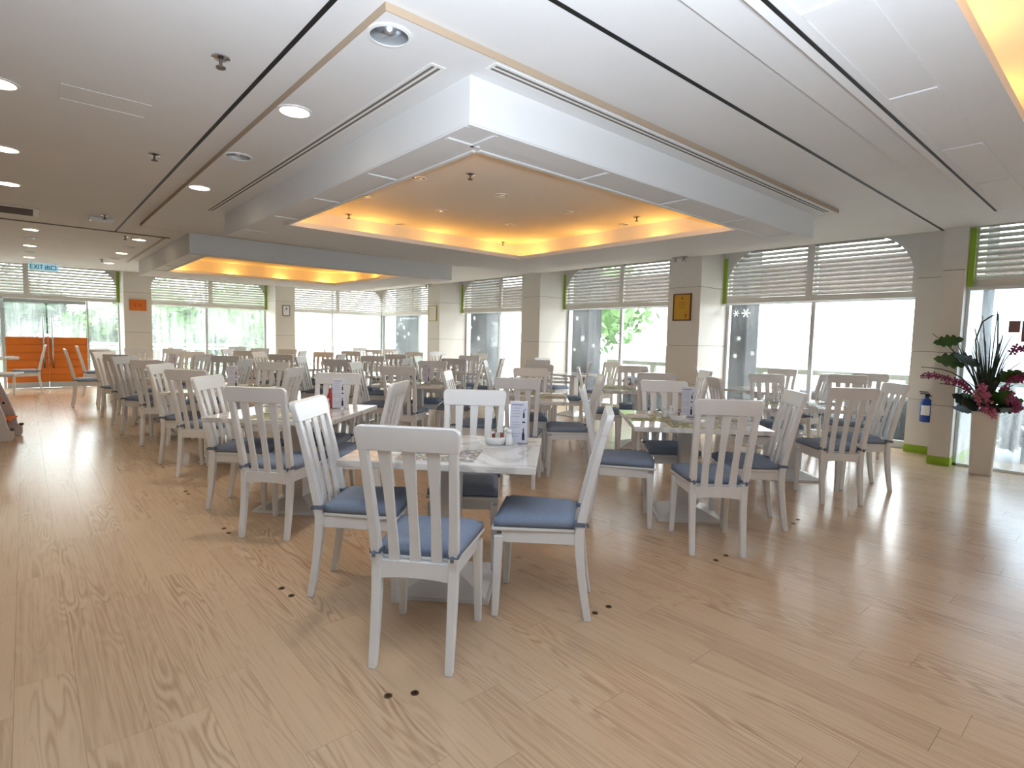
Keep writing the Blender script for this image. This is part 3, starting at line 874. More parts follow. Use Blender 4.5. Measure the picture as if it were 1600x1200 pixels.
t = empty('fire_extinguisher', (8.90, 1.90, 0.44), label='small blue fire extinguisher with white label on the recessed pillar face', cat='extinguisher')
M_BLUE = mat('extinguisher_blue', srgb(24, 66, 150), 0.3)
put('cylinder', MB().lathe([(0.055, 0), (0.066, 0.012), (0.066, 0.25), (0.05, 0.29), (0.022, 0.31), (0.022, 0.33)], 20).mesh('cylinder', smooth=True), M_BLUE, t)
lb = MB()
_arc = [math.radians(a) for a in range(140, 231, 15)]
lb.sections([[(0.0675*math.cos(a), 0.0675*math.sin(a), 0.09), (0.0675*math.cos(a), 0.0675*math.sin(a), 0.22), (0.066*math.cos(a), 0.066*math.sin(a), 0.22), (0.066*math.cos(a), 0.066*math.sin(a), 0.09)] for a in _arc])
put('label_sheet', lb.mesh('label_sheet'), M_PORC, t)
put('valve', MB().lathe([(0.02, 0.33), (0.024, 0.34), (0.02, 0.365)], 10).mesh('valve'), M_BLACK, t)
put('handle', MB().box(-0.012, 0.012, -0.03, 0.075, 0.36, 0.373).box(-0.012, 0.012, -0.01, 0.085, 0.385, 0.397).mesh('handle', 0.002), M_BLACK, t)
put('hose', MB().tube([(0, -0.02, 0.35), (-0.02, -0.06, 0.34), (-0.03, -0.075, 0.27), (-0.03, -0.07, 0.15)], 0.008, 8).mesh('hose', smooth=True), M_BLACK, t)
put('bracket', MB().box(0.06, 0.076, -0.03, 0.03, 0.05, 0.28).mesh('bracket'), M_STEEL, t)

# small ceiling spotlights clipped over the pillars
for (x, y), d in zip(((8.2, 5.25), (8.2, 12.9)), ('over the gold certificate', 'over the pale certificate')):
    t = empty('picture_light', (x, y, ZC), label='small steel twin spotlight %s' % d, cat='spotlight')
    put('rail', MB().box(-0.02, 0.02, -0.14, 0.14, -0.02, 0).mesh('rail', 0.003), M_STEEL, t)
    for s in (-0.08, 0.08):
        put('spot_head', MB().lathe([(0.012, 0), (0.03, -0.04), (0.034, -0.06)], 12, (0, s, -0.02)).mesh('spot_head'), M_STEEL, t)

# ------------------------------------------------------------------ chairs
def post_x(z):
    if z <= 0.45:
        t_ = 1-z/0.45
        return -0.055*t_**1.6
    t_ = (z-0.45)/0.60
    return -0.135*(0.75*t_+0.25*t_*t_)
def rect(cx, cy, z, dx, dy):
    return [(cx-dx/2, cy-dy/2, z), (cx+dx/2, cy-dy/2, z), (cx+dx/2, cy+dy/2, z), (cx-dx/2, cy+dy/2, z)]
CH = {}
def build_chair_meshes():
    for s in (-1, 1):
        secs = []
        for z, dx, dy in ((0, .034, .034), (.1, .037, .036), (.2, .040, .038), (.32, .043, .040), (.43, .046, .041), (.5, .044, .041), (.62, .040, .040), (.75, .037, .039), (.88, .033, .038), (.985, .029, .036)):
            secs.append(rect(post_x(z), s*(0.166+0.022*max(0, (z-0.4))/0.6), z, dx, dy))
        CH['post', s] = MB().sections(secs).mesh('back_leg', 0.0035)
        secs = []
        for z, d in ((0, .032), (.2, .038), (.42, .046)):
            secs.append(rect(0.40+0.012*(1-z/.42), s*(0.188+0.006*(1-z/.42)), z, d, d))
        CH['fleg', s] = MB().sections(secs).mesh('front_leg', 0.0035)
    # top rail with rounded shoulders
    w, z0, z1, r = 0.216, 0.945, 1.05, 0.030
    pts = [(-w+0.008, z0), (w-0.008, z0)]
    for k in range(6):
        a = math.pi/2*k/5
        pts.append((w-r+r*math.cos(a), z1-r+r*math.sin(a)))
    for k in range(6):
        a = math.pi/2+math.pi/2*k/5
        pts.append((-w+r+r*math.cos(a), z1-r+r*math.sin(a)))
    CH['rail'] = MB().prism(pts, lambda p: (post_x(p[1])-0.017, p[0], p[1]), lambda p: (post_x(p[1])+0.017, p[0], p[1])).mesh('top_rail', 0.004)
    for k, yc in enumerate((-0.092, 0.0, 0.092)):
        secs = []
        for z, wd in ((.44, .050), (.55, .044), (.66, .040), (.78, .044), (.88, .052), (.96, .056)):
            yy = yc*(1.0+0.10*(z-.44)/.5)
            x = post_x(z)+0.004
            secs.append(rect(x, yy, z, .014, wd))
        CH['slat', k] = MB().sections(secs).mesh('slat', 0.002)
    # apron with arched back rail
    mb_ = MB()
    n = 8
    prof = [(-0.15+0.30*k/n, 0.374+0.010*(1-((k-n/2)/(n/2))**2)) for k in range(n+1)]
    out = prof+[(0.15, 0.452), (-0.15, 0.452)]
    mb_.prism(out, lambda p: (-0.013, p[0], p[1]), lambda p: (0.013, p[0], p[1]))
    for s in (-1, 1):
        mb_.quad8([(0.02, s*0.158-0.011, 0.385), (0.385, s*0.184-0.011, 0.385), (0.385, s*0.184+0.011, 0.385), (0.02, s*0.158+0.011, 0.385),
                   (0.02, s*0.158-0.011, 0.447), (0.385, s*0.184-0.011, 0.447), (0.385, s*0.184+0.011, 0.447), (0.02, s*0.158+0.011, 0.447)])
    mb_.box(0.388, 0.412, -0.17, 0.17, 0.385, 0.447)
    CH['apron'] = mb_.mesh('apron')
    CH['seat'] = MB().quad8([(0.020, -0.176, .447), (0.437, -0.216, .447), (0.437, 0.216, .447), (0.020, 0.176, .447),
                             (0.020, -0.176, .465), (0.437, -0.216, .465), (0.437, 0.216, .465), (0.020, 0.176, .465)]).mesh('seat', 0.005, 2)
    # cushion: domed, round-edged slab
    nu, nv = 10, 10
    mb_ = MB()
    def cpt(i, j, top):
        u, v = i/nu, j/nv
        e = min(u, 1-u, v, 1-v)
        x = 0.024+u*(0.424-0.024)
        hw = 0.178+u*(0.212-0.178)
        y = (v*2-1)*hw
        cu = min(1.0, e/0.11)
        bul = math.sin(cu*math.pi/2)
        return (x, y, 0.467+0.036+0.022*bul) if top else (x, y, 0.467)
    for top in (1, 0):
        for i in range(nu+1):
            for j in range(nv+1):
                mb_.v.append(cpt(i, j, top))
    N = (nu+1)*(nv+1)
    for i in range(nu):
        for j in range(nv):
            a = i*(nv+1)+j
            mb_.f.append((a, a+nv+1, a+nv+2, a+1))
            mb_.f.append((N+a, N+a+1, N+a+nv+2, N+a+nv+1))
    def side(ids):
        for a, b in zip(ids[:-1], ids[1:]):
            mb_.f.append((a, b, N+b, N+a))
    side([i*(nv+1) for i in range(nu+1)])
    side([i*(nv+1)+nv for i in range(nu+1)])
    side([j for j in range(nv+1)])
    side([nu*(nv+1)+j for j in range(nv+1)])
    CH['cushion'] = mb_.mesh('cushion', smooth=True)
    for s in (-1, 1):
        yc = s*0.169
        mb_ = MB()
        mb_.box(-0.030, 0.028, yc-0.0245, yc+0.0245, 0.484, 0.506)
        mb_.quad8([(-0.036, yc-0.006, .484), (-0.048, yc-0.008, .474), (-0.046, yc+0.008, .474), (-0.034, yc+0.006, .484), (-0.036, yc-0.006, .503), (-0.050, yc-0.008, .492), (-0.048, yc+0.008, .492), (-0.034, yc+0.006, .503)])
        CH['tie', s] = mb_.mesh('tie', 0.002)
    for k, me in CH.items():
        kk = k[0] if isinstance(k, tuple) else k
        me.materials.append({'cushion': M_CUSHION, 'tie': M_TIE}.get(kk, M_CHAIR))
build_chair_meshes()
# the prototype chair and its copies
CHAIR_COUNT = [0]
def chair(x, y, ang, label, group):
    t = empty('dining_chair', (x, y, 0), math.radians(ang), label=label, cat='chair', group=group)
    CHAIR_COUNT[0] += 1
    for s in (-1, 1):
        put('back_leg', CH['post', s], M_CHAIR, t)
        put('front_leg', CH['fleg', s], M_CHAIR, t)
    put('top_rail', CH['rail'], M_CHAIR, t)
    for k in range(3):
        put('slat', CH['slat', k], M_CHAIR, t)
    put('apron', CH['apron'], M_CHAIR, t)
    put('seat', CH['seat'], M_CHAIR, t)
    c = put('cushion', CH['cushion'], M_CUSHION, t)
    for s in (-1, 1):
        put('tie', CH['tie', s], M_TIE, c)
    return t

# ------------------------------------------------------------------ tables and what stands on them
ZT = 0.78
TB = {}
def top_mesh(w, d):
    if (w, d) not in TB:
        me = MB().box(-d/2, d/2, -w/2, w/2, ZT-0.036, ZT).mesh('tabletop', 0.004, 2)
        me.materials.append(M_MARBLE)
        TB[w, d] = me
    return TB[w, d]
col_me = MB().box(-0.06, 0.06, -0.06, 0.06, 0.06, ZT-0.05).mesh('column', 0.004)
plate_me = MB().quad8([(-.26, -.26, 0), (.26, -.26, 0), (.26, .26, 0), (-.26, .26, 0), (-.255, -.255, .018), (.255, -.255, .018), (.255, .255, .018), (-.255, .255, .018)]).quad8(
    [(-.24, -.24, .018), (.24, -.24, .018), (.24, .24, .018), (-.24, .24, .018), (-.062, -.062, .085), (.062, -.062, .085), (.062, .062, .085), (-.062, .062, .085)]).mesh('base')
spider_me = MB().box(-0.3, 0.3, -0.03, 0.03, ZT-0.056, ZT-0.036).box(-0.03, 0.03, -0.3, 0.3, ZT-0.056, ZT-0.0365).mesh('bracket')
for me in (col_me, plate_me, spider_me):
    me.materials.append(M_BASE)

def dining_table(x, y, ang, w, d, label):
    t = empty('dining_table', (x, y, 0), math.radians(ang), label=label, cat='table', group='marble dining tables')
    put('tabletop', top_mesh(w, d), M_MARBLE, t)
    put('column', col_me, M_BASE, t)
    put('base', plate_me, M_BASE, t)
    put('bracket', spider_me, M_BASE, t)
    return t

mat_mes = []
for k, m_ in enumerate(M_MATS):
    me = MB().box(-0.15, 0.15, -0.205, 0.205, 0, 0.002).mesh('placemat')
    me.materials.append(m_)
    mat_mes.append(me)
nap_me = MB()
nap_me.quad8([(-.10, -.05, 0), (.10, -.05, 0), (.10, .05, 0), (-.10, .05, 0), (-.095, -.047, .010), (.095, -.047, .012), (.095, .047, .012), (-.095, .047, .010)])
nap_me.quad8([(-.09, -.045, .011), (.03, -.045, .012), (.05, .04, .012), (-.085, .04, .011), (-.085, -.03, .020), (.02, -.035, .024), (.03, .03, .024), (-.08, .03, .020)])
nap_me = nap_me.mesh('napkin', 0.003)
fork_me = MB().box(-0.10, 0.02, -0.006, 0.006, 0, 0.003).box(0.02, 0.05, -0.011, 0.011, 0, 0.003)
for k in range(4):
    yy = -0.0095+k*0.0063
    fork_me.box(0.05, 0.09, yy-0.0016, yy+0.0016, 0, 0.003)
fork_me = fork_me.mesh('fork')
knife_me = MB().box(-0.11, -0.01, -0.008, 0.008, 0, 0.004).quad8([(-.01, -.007, 0), (.10, -.004, 0), (.10, .006, 0), (-.01, .009, 0), (-.01, -.007, .002), (.10, -.004, .002), (.10, .006, .002), (-.01, .009, .002)]).mesh('knife')
plate_small = MB().lathe([(0.045, 0), (0.05, 0.004), (0.085, 0.014), (0.083, 0.016), (0.048, 0.007), (0.02, 0.006)], 28).mesh('plate', smooth=True)
shaker_me = MB().lathe([(0.019, 0), (0.023, 0.004), (0.021, 0.03), (0.014, 0.062), (0.013, 0.072), (0.016, 0.076)], 16).mesh('body', smooth=True)
shaker_cap = MB().lathe([(0.0165, 0.075), (0.0165, 0.082), (0.011, 0.091), (0.004, 0.094)], 16).mesh('cap', smooth=True)
caddy_me = MB().lathe([(0.052, 0), (0.060, 0.006), (0.066, 0.045), (0.064, 0.047), (0.056, 0.010), (0.02, 0.008)], 24).mesh('bowl', smooth=True)
M_MENU = mat('menu_card', srgb(250, 249, 253), 0.4)
M_MENUINK = mat('menu_ink', srgb(176, 170, 196), 0.6)
M_BOTTLE = mat('bottle_print', srgb(34, 28, 44), 0.4)
M_RED = mat('red_label', srgb(176, 52, 46), 0.4)
M_BROWNS = mat('brown_sugar_packet', srgb(160, 92, 76), 0.5)
menu_card = MB().box(-0.052, 0.052, -0.002, 0.002, 0.006, 0.255).mesh('card')
menu_foot = MB().box(-0.056, 0.056, -0.03, 0.03, 0, 0.006).box(-0.055, 0.055, -0.005, -0.0025, 0.006, 0.25).mesh('holder')
menu_lines = MB()
for zz, ww in ((0.230, 0.034), (0.212, 0.026), (0.196, 0.024), (0.180, 0.028), (0.164, 0.024), (0.128, 0.022), (0.112, 0.028), (0.096, 0.024), (0.060, 0.028), (0.044, 0.022)):
    menu_lines.box(-0.042, -0.042+2*ww, -0.0062, -0.0052, zz, zz+(0.008 if zz > 0.22 else 0.0025))
menu_lines = menu_lines.mesh('print_lines')
def bottle_print(cx, z0, s):
    out = [(cx-0.008*s, z0), (cx+0.008*s, z0), (cx+0.008*s, z0+0.038*s), (cx+0.003*s, z0+0.052*s), (cx+0.003*s, z0+0.075*s), (cx-0.003*s, z0+0.075*s), (cx-0.003*s, z0+0.052*s), (cx-0.008*s, z0+0.038*s)]
    return out
mb_ = MB()
for cx, z0, s in ((0.030, 0.155, 0.62), (0.029, 0.022, 0.95)):
    mb_.prism(bottle_print(cx, z0, s), lambda p: (p[0], -0.0062, p[1]), lambda p: (p[0], -0.0052, p[1]))
mb_.box(0.022, 0.038, -0.0062, -0.0052, 0.125, 0.134)
mb_.box(0.034, 0.044, -0.0062, -0.0052, 0.205, 0.209)
menu_bottles = mb_.mesh('bottle_pictures')

def world_of(tx, ty, ang, u, v):
    a = math.radians(ang)
    return tx+u*math.cos(a)-v*math.sin(a), ty+u*math.sin(a)+v*math.cos(a)

def menu(x, y, z, face, where):
    t = empty('menu_stand', (x, y, z), math.radians(face), label='upright wine menu card in clear holder on %s' % where, cat='menu', group='menu cards on the tables')
    put('card', menu_card, M_MENU, t)
    put('holder', menu_foot, M_CLEAR, t)
    put('print_lines', menu_lines, M_MENUINK, t)
    put('bottle_pictures', menu_bottles, M_BOTTLE, t)
def shaker(x, y, z, which, where):
    t = empty('shaker', (x, y, z), label='white porcelain %s shaker on %s' % (which, where), cat='shaker', group='salt and pepper shakers')
    put('body', shaker_me, M_PORC, t)
    put('cap', shaker_cap, M_PORC, t)
def caddy(x, y, z, where):
    t = empty('sugar_bowl', (x, y, z), label='white bowl of sugar sachets on %s' % where, cat='sugar bowl', group='sugar bowls')
    put('bowl', caddy_me, M_PORC, t)
    r_ = random.Random(int(x*97+y*31))
    for k in range(9):
        a = r_.random()*6.28
        rr = r_.random()*0.035
        px, py = rr*math.cos(a), rr*math.sin(a)
        o = put('sachet', MB().box(-0.017, 0.017, -0.002, 0.002, 0.012, 0.055+0.02*r_.random()).mesh('sachet'), [M_CLOTH, M_CLOTH, M_BROWNS][k % 3], t, (px, py, 0), a)
def placemat(x, y, z, ang, k, where):
    return tag(put('placemat', mat_mes[k], M_MATS[k], None, (x, y, z), math.radians(ang)), '%s placemat %s' % (['blue printed', 'green printed'][k], where), 'placemat', 'printed placemats')

ROWS = ['aisle row', 'middle row', 'window row']
COLX = [1.72, 4.05, 6.20]
ROWY = [2.55, 4.58, 6.62, 8.65, 10.68, 12.72]
SIDE = {'F': 'near side', 'L': 'aisle side', 'R': 'window side', 'B': 'far side'}
OFF = {'F': (-0.60, -0.64, 45), 'L': (-0.60, 0.40, -45), 'R': (0.36, -0.62, 135), 'B': (0.48, 0.46, 225)}
FIX = {  # measured places (x, y, facing)
    (0, 0, 'F'): (1.215, 1.985, 41), (0, 0, 'L'): (1.265, 2.955, -44), (0, 0, 'R'): (2.17, 1.915, 131), (0, 0, 'B'): (2.22, 2.93, 226),
    (0, 1, 'F'): (1.225, 3.93, 41), (0, 1, 'L'): (1.20, 4.92, -42), (0, 1, 'R'): (2.10, 3.93, 133), (0, 1, 'B'): (2.10, 4.88, 225),
    (0, 2, 'F'): (1.22, 6.00, 41), (0, 2, 'L'): (1.19, 6.93, -42),
    (1, 0, 'F'): (3.44, 1.83, 46), (1, 0, 'L'): (3.38, 2.83, -50), (1, 0, 'R'): (4.38, 1.88, 132), (1, 0, 'B'): (4.36, 2.86, 226),
    (2, 0, 'F'): (5.455, 1.755, 46), (2, 0, 'R'): (6.41, 1.74, 133)}
TABFIX = {(0, 0): (1.80, 2.57, 44, 1.0, 0.84), (0, 1): (1.66, 4.54, 43, 0.96, 1.05), (1, 0): (4.06, 2.45, 44.5, 1.0, 1.0)}
for ci, cx in enumerate(COLX):
    for rj, ry in enumerate(ROWY):
        r_ = random.Random(ci*100+rj*7+3)
        where = '%s table of the %s' % (ORD[rj], ROWS[ci])
        if (ci, rj) in TABFIX:
            tx, ty, ta, tw, td = TABFIX[ci, rj]
        else:
            tx, ty, ta, tw, td = cx+r_.uniform(-.05, .05), ry-0.05*ci+r_.uniform(-.05, .05), 45+r_.uniform(-2, 2), 1.0, 1.0
        dining_table(tx, ty, ta, tw, td, 'white marble pedestal table, %s in the %s from the open floor' % (ORD[rj], ROWS[ci]))
        for sd in 'FLRB':
            if (ci, rj, sd) in FIX:
                x, y, a = FIX[ci, rj, sd]
            else:
                ox, oy, a = OFF[sd]
                x, y, a = tx+ox+r_.uniform(-.05, .05), ty+oy+r_.uniform(-.05, .05), a+r_.uniform(-5, 5)
            chair(x, y, a, 'white slat-back chair on the %s of the %s table, %s' % (SIDE[sd], ORD[rj], ROWS[ci]), 'white slat-back dining chairs')
        # table things, in the table's own frame (u away from the near side, v towards the aisle side)
        def at(u, v):
            return world_of(tx, ty, ta, u, v)
        near = rj < 2 or ci == 0 and rj < 3
        if (ci, rj) == (0, 0):
            mx = [(-0.20, 0.02, 0, 0), (0.05, 0.335, 90, 1)]
            mnu, cad, sh = (0.20, -0.365), (0.17, -0.235), ((0.15, -0.315), (0.21, -0.29))
        elif (ci, rj) == (0, 1):
            mx = [(-0.34, -0.02, 0, 1), (0.30, 0.20, 0, 0)]
            mnu, cad, sh = (0.22, -0.25), (0.25, -0.08), ((0.15, -0.18), (0.18, -0.13))
        else:
            mx = [(-0.33, 0.02, 0, (ci+rj) % 2), (0.02, 0.33, 90, 1), (0.05, -0.33, 90, (rj) % 2), (0.33, 0.0, 0, 1)]
            if rj > 2:
                mx = mx[:2]
            mnu, cad, sh = (0.05+r_.uniform(-.1, .1), -0.02+r_.uniform(-.08, .08)), (-0.08, 0.10), ((0.12, 0.12), (0.10, 0.17))
        for k, (u, v, ra, pk) in enumerate(mx):
            x, y = at(u, v)
            placemat(x, y, ZT, ta+ra, pk, '%s on the %s' % (['at the near edge', 'on the aisle side', 'on the window side', 'at the far edge'][k], 'the '[:0]+where))
            if near or k == 0:
                na = math.radians(ta+ra+r_.uniform(-20, 20))
                nx_, ny_ = at(u+0.0, v+(0.08 if k % 2 else -0.06))
                if (ci, rj) == (0, 0):
                    nx_, ny_ = at(-0.06, 0.34) if k else at(0.27, 0.10)
                tag(put('napkin', nap_me, M_CLOTH, None, (nx_, ny_, ZT+(0.002 if not ((ci, rj) == (0, 0) and k == 0) else 0)), na), 'folded white napkin %s of the %s' % (['near the front edge', 'on the aisle side', 'on the window side', 'near the back edge'][k], where), 'napkin', 'folded napkins')
            if near and (ci, rj) != (0, 0):
                fx, fy = at(u+0.02, v+0.15)
                tag(put('fork', fork_me, M_STEEL, None, (fx, fy, ZT+0.002), math.radians(ta+ra)), 'steel fork on the %s placemat of the %s' % (['near', 'aisle-side', 'window-side', 'far'][k], where), 'fork', 'steel forks')
                fx, fy = at(u+0.02, v-0.16)
                tag(put('knife', knife_me, M_STEEL, None, (fx, fy, ZT+0.002), math.radians(ta+ra)), 'steel knife on the %s placemat of the %s' % (['near', 'aisle-side', 'window-side', 'far'][k], where), 'knife', 'steel knives')
        x, y = at(*mnu)
        face = math.degrees(math.atan2(y, x))-90+r_.uniform(-12, 12) if (ci, rj) != (0, 0) else -40
        if (ci, rj) in ((0, 0), (0, 1), (0, 2), (0, 4), (1, 0), (1, 2), (2, 1), (2, 3)):
            menu(x, y, ZT, face, 'the '+where)
        x, y = at(*cad)
        caddy(x, y, ZT, 'the '+where)
        for k, p in enumerate(sh):
            x, y = at(*p)
            shaker(x, y, ZT, ['salt', 'pepper'][k], 'the '+where)

# red bottle beside the menu of the second aisle table
tx, ty, ta = TABFIX[0, 1][:3]
x, y = world_of(tx, ty, ta, 0.24, -0.165)
t = empty('sauce_bottle', (x, y, ZT), label='small red sauce bottle beside the menu on the second aisle table', cat='bottle')
put('body', MB().lathe([(0.022, 0), (0.024, 0.01), (0.024, 0.10), (0.012, 0.14), (0.011, 0.17)], 16).mesh('body', smooth=True), M_RED, t)
put('cap', MB().lathe([(0.013, 0.17), (0.013, 0.195), (0.010, 0.2)], 12).mesh('cap'), M_PORC, t)

# table by the end wall door, chairs beside it
dining_table(-0.55, 15.9, 0, 0.9, 0.9, 'white table beside the orange door, mostly out of view')
chair(0.20, 15.75, 180, 'white chair with its back to the orange door pulls, facing out of view', 'white slat-back dining chairs')
tag(put('napkin', nap_me, M_CLOTH, None, (-0.22, 15.9, ZT), 0.4), 'crumpled white napkin at the edge of the table by the orange door', 'napkin')
chair(0.66, 12.75, 0, 'white chair seen side on at the aisle end, nearer of two', 'white slat-back dining chairs')
chair(0.95, 14.95, 0, 'white chair seen side on at the aisle end, farther of two', 'white slat-back dining chairs')
dining_table(1.75, 14.7, 0, 0.9, 0.9, 'white pedestal table at the far aisle end, square to the walls')
chair(2.35, 14.6, 180, 'white chair on the window side of the far square table', 'white slat-back dining chairs')
chair(1.75, 14.05, 90, 'white chair with its back to the aisle row at the far square table', 'white slat-back dining chairs')
# tables along the windows
WT = [(7.75, 3.6), (7.75, 7.1), (7.75, 10.9), (7.5, 14.6), (4.2, 14.9)]
WD = ['beside the first window', 'beside the second window', 'beside the third window', 'in the far window corner', 'before the end wall window']
for (x, y), d in zip(WT, WD):
    dining_table(x, y, 0, 0.8, 0.8, 'white pedestal table %s, square to the walls' % d)
    chair(x-0.02, y+0.72, 270, 'white chair on the far side of the table %s' % d, 'white slat-back dining chairs')
    chair(x+0.03, y-0.74, 90, 'white chair on the near side of the table %s' % d, 'white slat-back dining chairs')

chair(7.62, 2.44, 197, 'white chair by the first window, in line behind the front table of the window row', 'white slat-back dining chairs')
chair(8.45, 2.45, 190, 'white chair against the first window beside the recessed pillar', 'white slat-back dining chairs')
chair(8.42, 3.62, 182, 'white chair between the first window and its square table', 'white slat-back dining chairs')

# ------------------------------------------------------------------ high chair at the aisle edge
M_HC = mat('high_chair_plastic', srgb(236, 232, 234), 0.4)
M_HCO = mat('high_chair_orange', srgb(220, 110, 40), 0.6)
t = empty('high_chair', (-0.42, 9.50, 0), math.radians(-10), label='white plastic high chair with black peg holes and orange seat at the aisle edge', cat='high chair')
side = [(-0.30, 0), (0.30, 0), (0.32, 0.03), (0.32, 0.13), (0.27, 0.16), (0.25, 0.30), (0.19, 0.50), (0.12, 0.70), (0.08, 0.83), (0.0, 0.84), (0.02, 0.66), (0.09, 0.45), (0.11, 0.30), (0.02, 0.18), (-0.14, 0.16), (-0.28, 0.13), (-0.31, 0.05)]
for s in (-1, 1):
    p = put('side_panel', MB().prism(side, lambda q: (q[0], s*0.24-0.016, q[1]), lambda q: (q[0], s*0.24+0.016, q[1])).mesh('side_panel', 0.004), M_HC, t)
    for hx, hz in ((0.085, 0.62), (0.105, 0.555), (0.145, 0.43)):
        put('peg_hole', MB().sections([[(hx+0.014*math.cos(a), yy, hz+0.014*math.sin(a)) for a in [2*math.pi*k/12 for k in range(12)]] for yy in (s*0.24-0.018, s*0.24+0.018)]).mesh('peg_hole'), M_BLACK, p)
    put('caster', MB().lathe([(0.02, 0), (0.028, 0.01), (0.02, 0.03)], 10, (0.31, s*0.24, 0.13)).mesh('caster'), M_SENSOR, t)
put('seat', MB().box(-0.16, 0.13, -0.22, 0.22, 0.46, 0.50).mesh('seat', 0.01), M_HCO, t)
put('backrest', MB().quad8([(-0.16, -.2, .5), (-0.12, -.2, .5), (-0.12, .2, .5), (-0.16, .2, .5), (-0.24, -.18, .9), (-0.21, -.18, .9), (-0.21, .18, .9), (-0.24, .18, .9)]).mesh('backrest', 0.008), M_HC, t)
put('tray', MB().box(0.02, 0.36, -0.26, 0.26, 0.80, 0.83).mesh('tray', 0.008), M_HC, t)
for zz in (0.2, 0.26):
    put('crossbar', MB().tube([(-0.05, -0.23, zz), (0.12, 0.23, zz+0.06)], 0.012, 8).mesh('crossbar'), M_STEEL, t)
put('foot_rest', MB().box(0.10, 0.28, -0.22, 0.22, 0.24, 0.262).mesh('foot_rest', 0.005), M_HCO, t)

# ------------------------------------------------------------------ vase and flowers
VX, VY = 8.10, 1.18
M_VASE = mat('vase_white', srgb(226, 220, 212), 0.4)
t = empty('flower_vase', (VX, VY, 0), math.radians(8), label='tall tapered white floor vase before the wet glass door', cat='vase')
def rrect(h, z, r=0.03):
    P = []
    for cx, cy, a0 in ((h-r, h-r, 0), (-h+r, h-r, 90), (-h+r, -h+r, 180), (h-r, -h+r, 270)):
        for k in range(5):
            a = math.radians(a0+90*k/4)
            P.append((cx+r*math.cos(a), cy+r*math.sin(a), z))
    return P
put('body', MB().sections([rrect(0.098, 0), rrect(0.102, 0.02), rrect(0.122, 0.70), rrect(0.124, 0.715), rrect(0.112, 0.715), rrect(0.108, 0.64)]).mesh('body'), M_VASE, t)
put('soil', MB().box(-0.10, 0.10, -0.10, 0.10, 0.62, 0.65).mesh('soil'), mat('moss', srgb(40, 46, 26), 0.9), t)

M_STEM = mat('stem_brown', srgb(70, 62, 36), 0.6)
M_BLADE = mat('blade_green', srgb(44, 66, 40), 0.5)
M_LEAF = mat('leaf_green', srgb(58, 92, 34), 0.45, noise=0.15, nscale=12)
M_DLEAF = mat('leaf_dark', srgb(26, 48, 30), 0.5)
M_ORCH = mat('orchid_magenta', srgb(150, 56, 104), 0.55, noise=0.12, nscale=30)
M_ORCH2 = mat('orchid_pink', srgb(206, 112, 148), 0.55, noise=0.12, nscale=30)
fa = empty('flower_arrangement', (VX, VY, 0.66), label='tall arrangement of magenta orchids, leaves and bare stems in the white vase', cat='flowers')
# directions: +y is towards the pillar, -y towards the doors
def arc(dy, dz, dx=0.0, sag=0.25, n=9, start=(0, 0, 0)):
    P = []
    for k in range(n):
        q = k/(n-1)
        P.append((start[0]+dx*q, start[1]+dy*(q**1.35), start[2]+dz*q+sag*math.sin(q*math.pi)))
    return P
stems = [((0.55, 0.92), 0.10, 0.0), ((0.62, 0.52), 0.16, -0.05), ((0.10, 1.12), 0.06, -0.02), ((-0.02, 1.18), -0.02, 0.03), ((0.16, 0.98), 0.05, 0.0), ((-0.16, 0.90), 0.12, 0.02),
         ((0.42, 0.34), 0.10, -0.1), ((0.34, 0.86), -0.03, 0.04), ((0.05, 0.84), 0.02, -0.05), ((-0.08, 0.92), 0.05, 0.05), ((0.22, 0.72), 0.05, -0.08), ((-0.26, 0.62), 0.10, 0.0)]
for k, ((dy, dz), sag, dx) in enumerate(stems):
    P = arc(dy, dz, dx, sag)
    put('stem', MB().tube(P, [0.011-0.007*j/8 for j in range(9)], 6).mesh('stem', smooth=True), [M_STEM, M_BLADE][k % 2], fa)
put('stem', MB().tube([(0, 0.02, 0), (-.02, 0.10, 0.5), (-.02, 0.14, 0.85), (0, 0.10, 1.05), (0, 0.02, 1.12), (0, -0.03, 1.14), (0, -0.05, 0.8), (0, -0.05, 0.55)], 0.008, 6).mesh('stem', smooth=True), M_BLADE, fa)
# grass-like blades
r_ = random.Random(5)
for k in range(34):
    a = r_.uniform(0, 2*math.pi)
    rr = r_.uniform(0.08, 0.30)
    hgt = r_.uniform(0.30, 0.95)
    tip = Vector((rr*math.cos(a)*0.7, rr*math.sin(a), hgt))
    mid = tip*0.55+Vector((0, 0, 0.10))
    wv = Vector((math.sin(a), -math.cos(a), 0))*0.012
    w2 = Vector((0.35, 0.94, 0))*0.011
    b_ = MB()
    secs = []
    for q, p in ((1.0, Vector((0, 0, 0))), (1.0, mid*0.6), (0.8, mid), (0.12, tip)):
        secs.append([p-w2*q+Vector((0.002, 0, 0)), p+w2*q+Vector((0.002, 0, 0)), p+w2*q-Vector((0.002, 0, 0)), p-w2*q-Vector((0.002, 0, 0))])
    put('blade', b_.sections(secs).mesh('blade'), [M_BLADE, M_DLEAF][k % 2], fa)
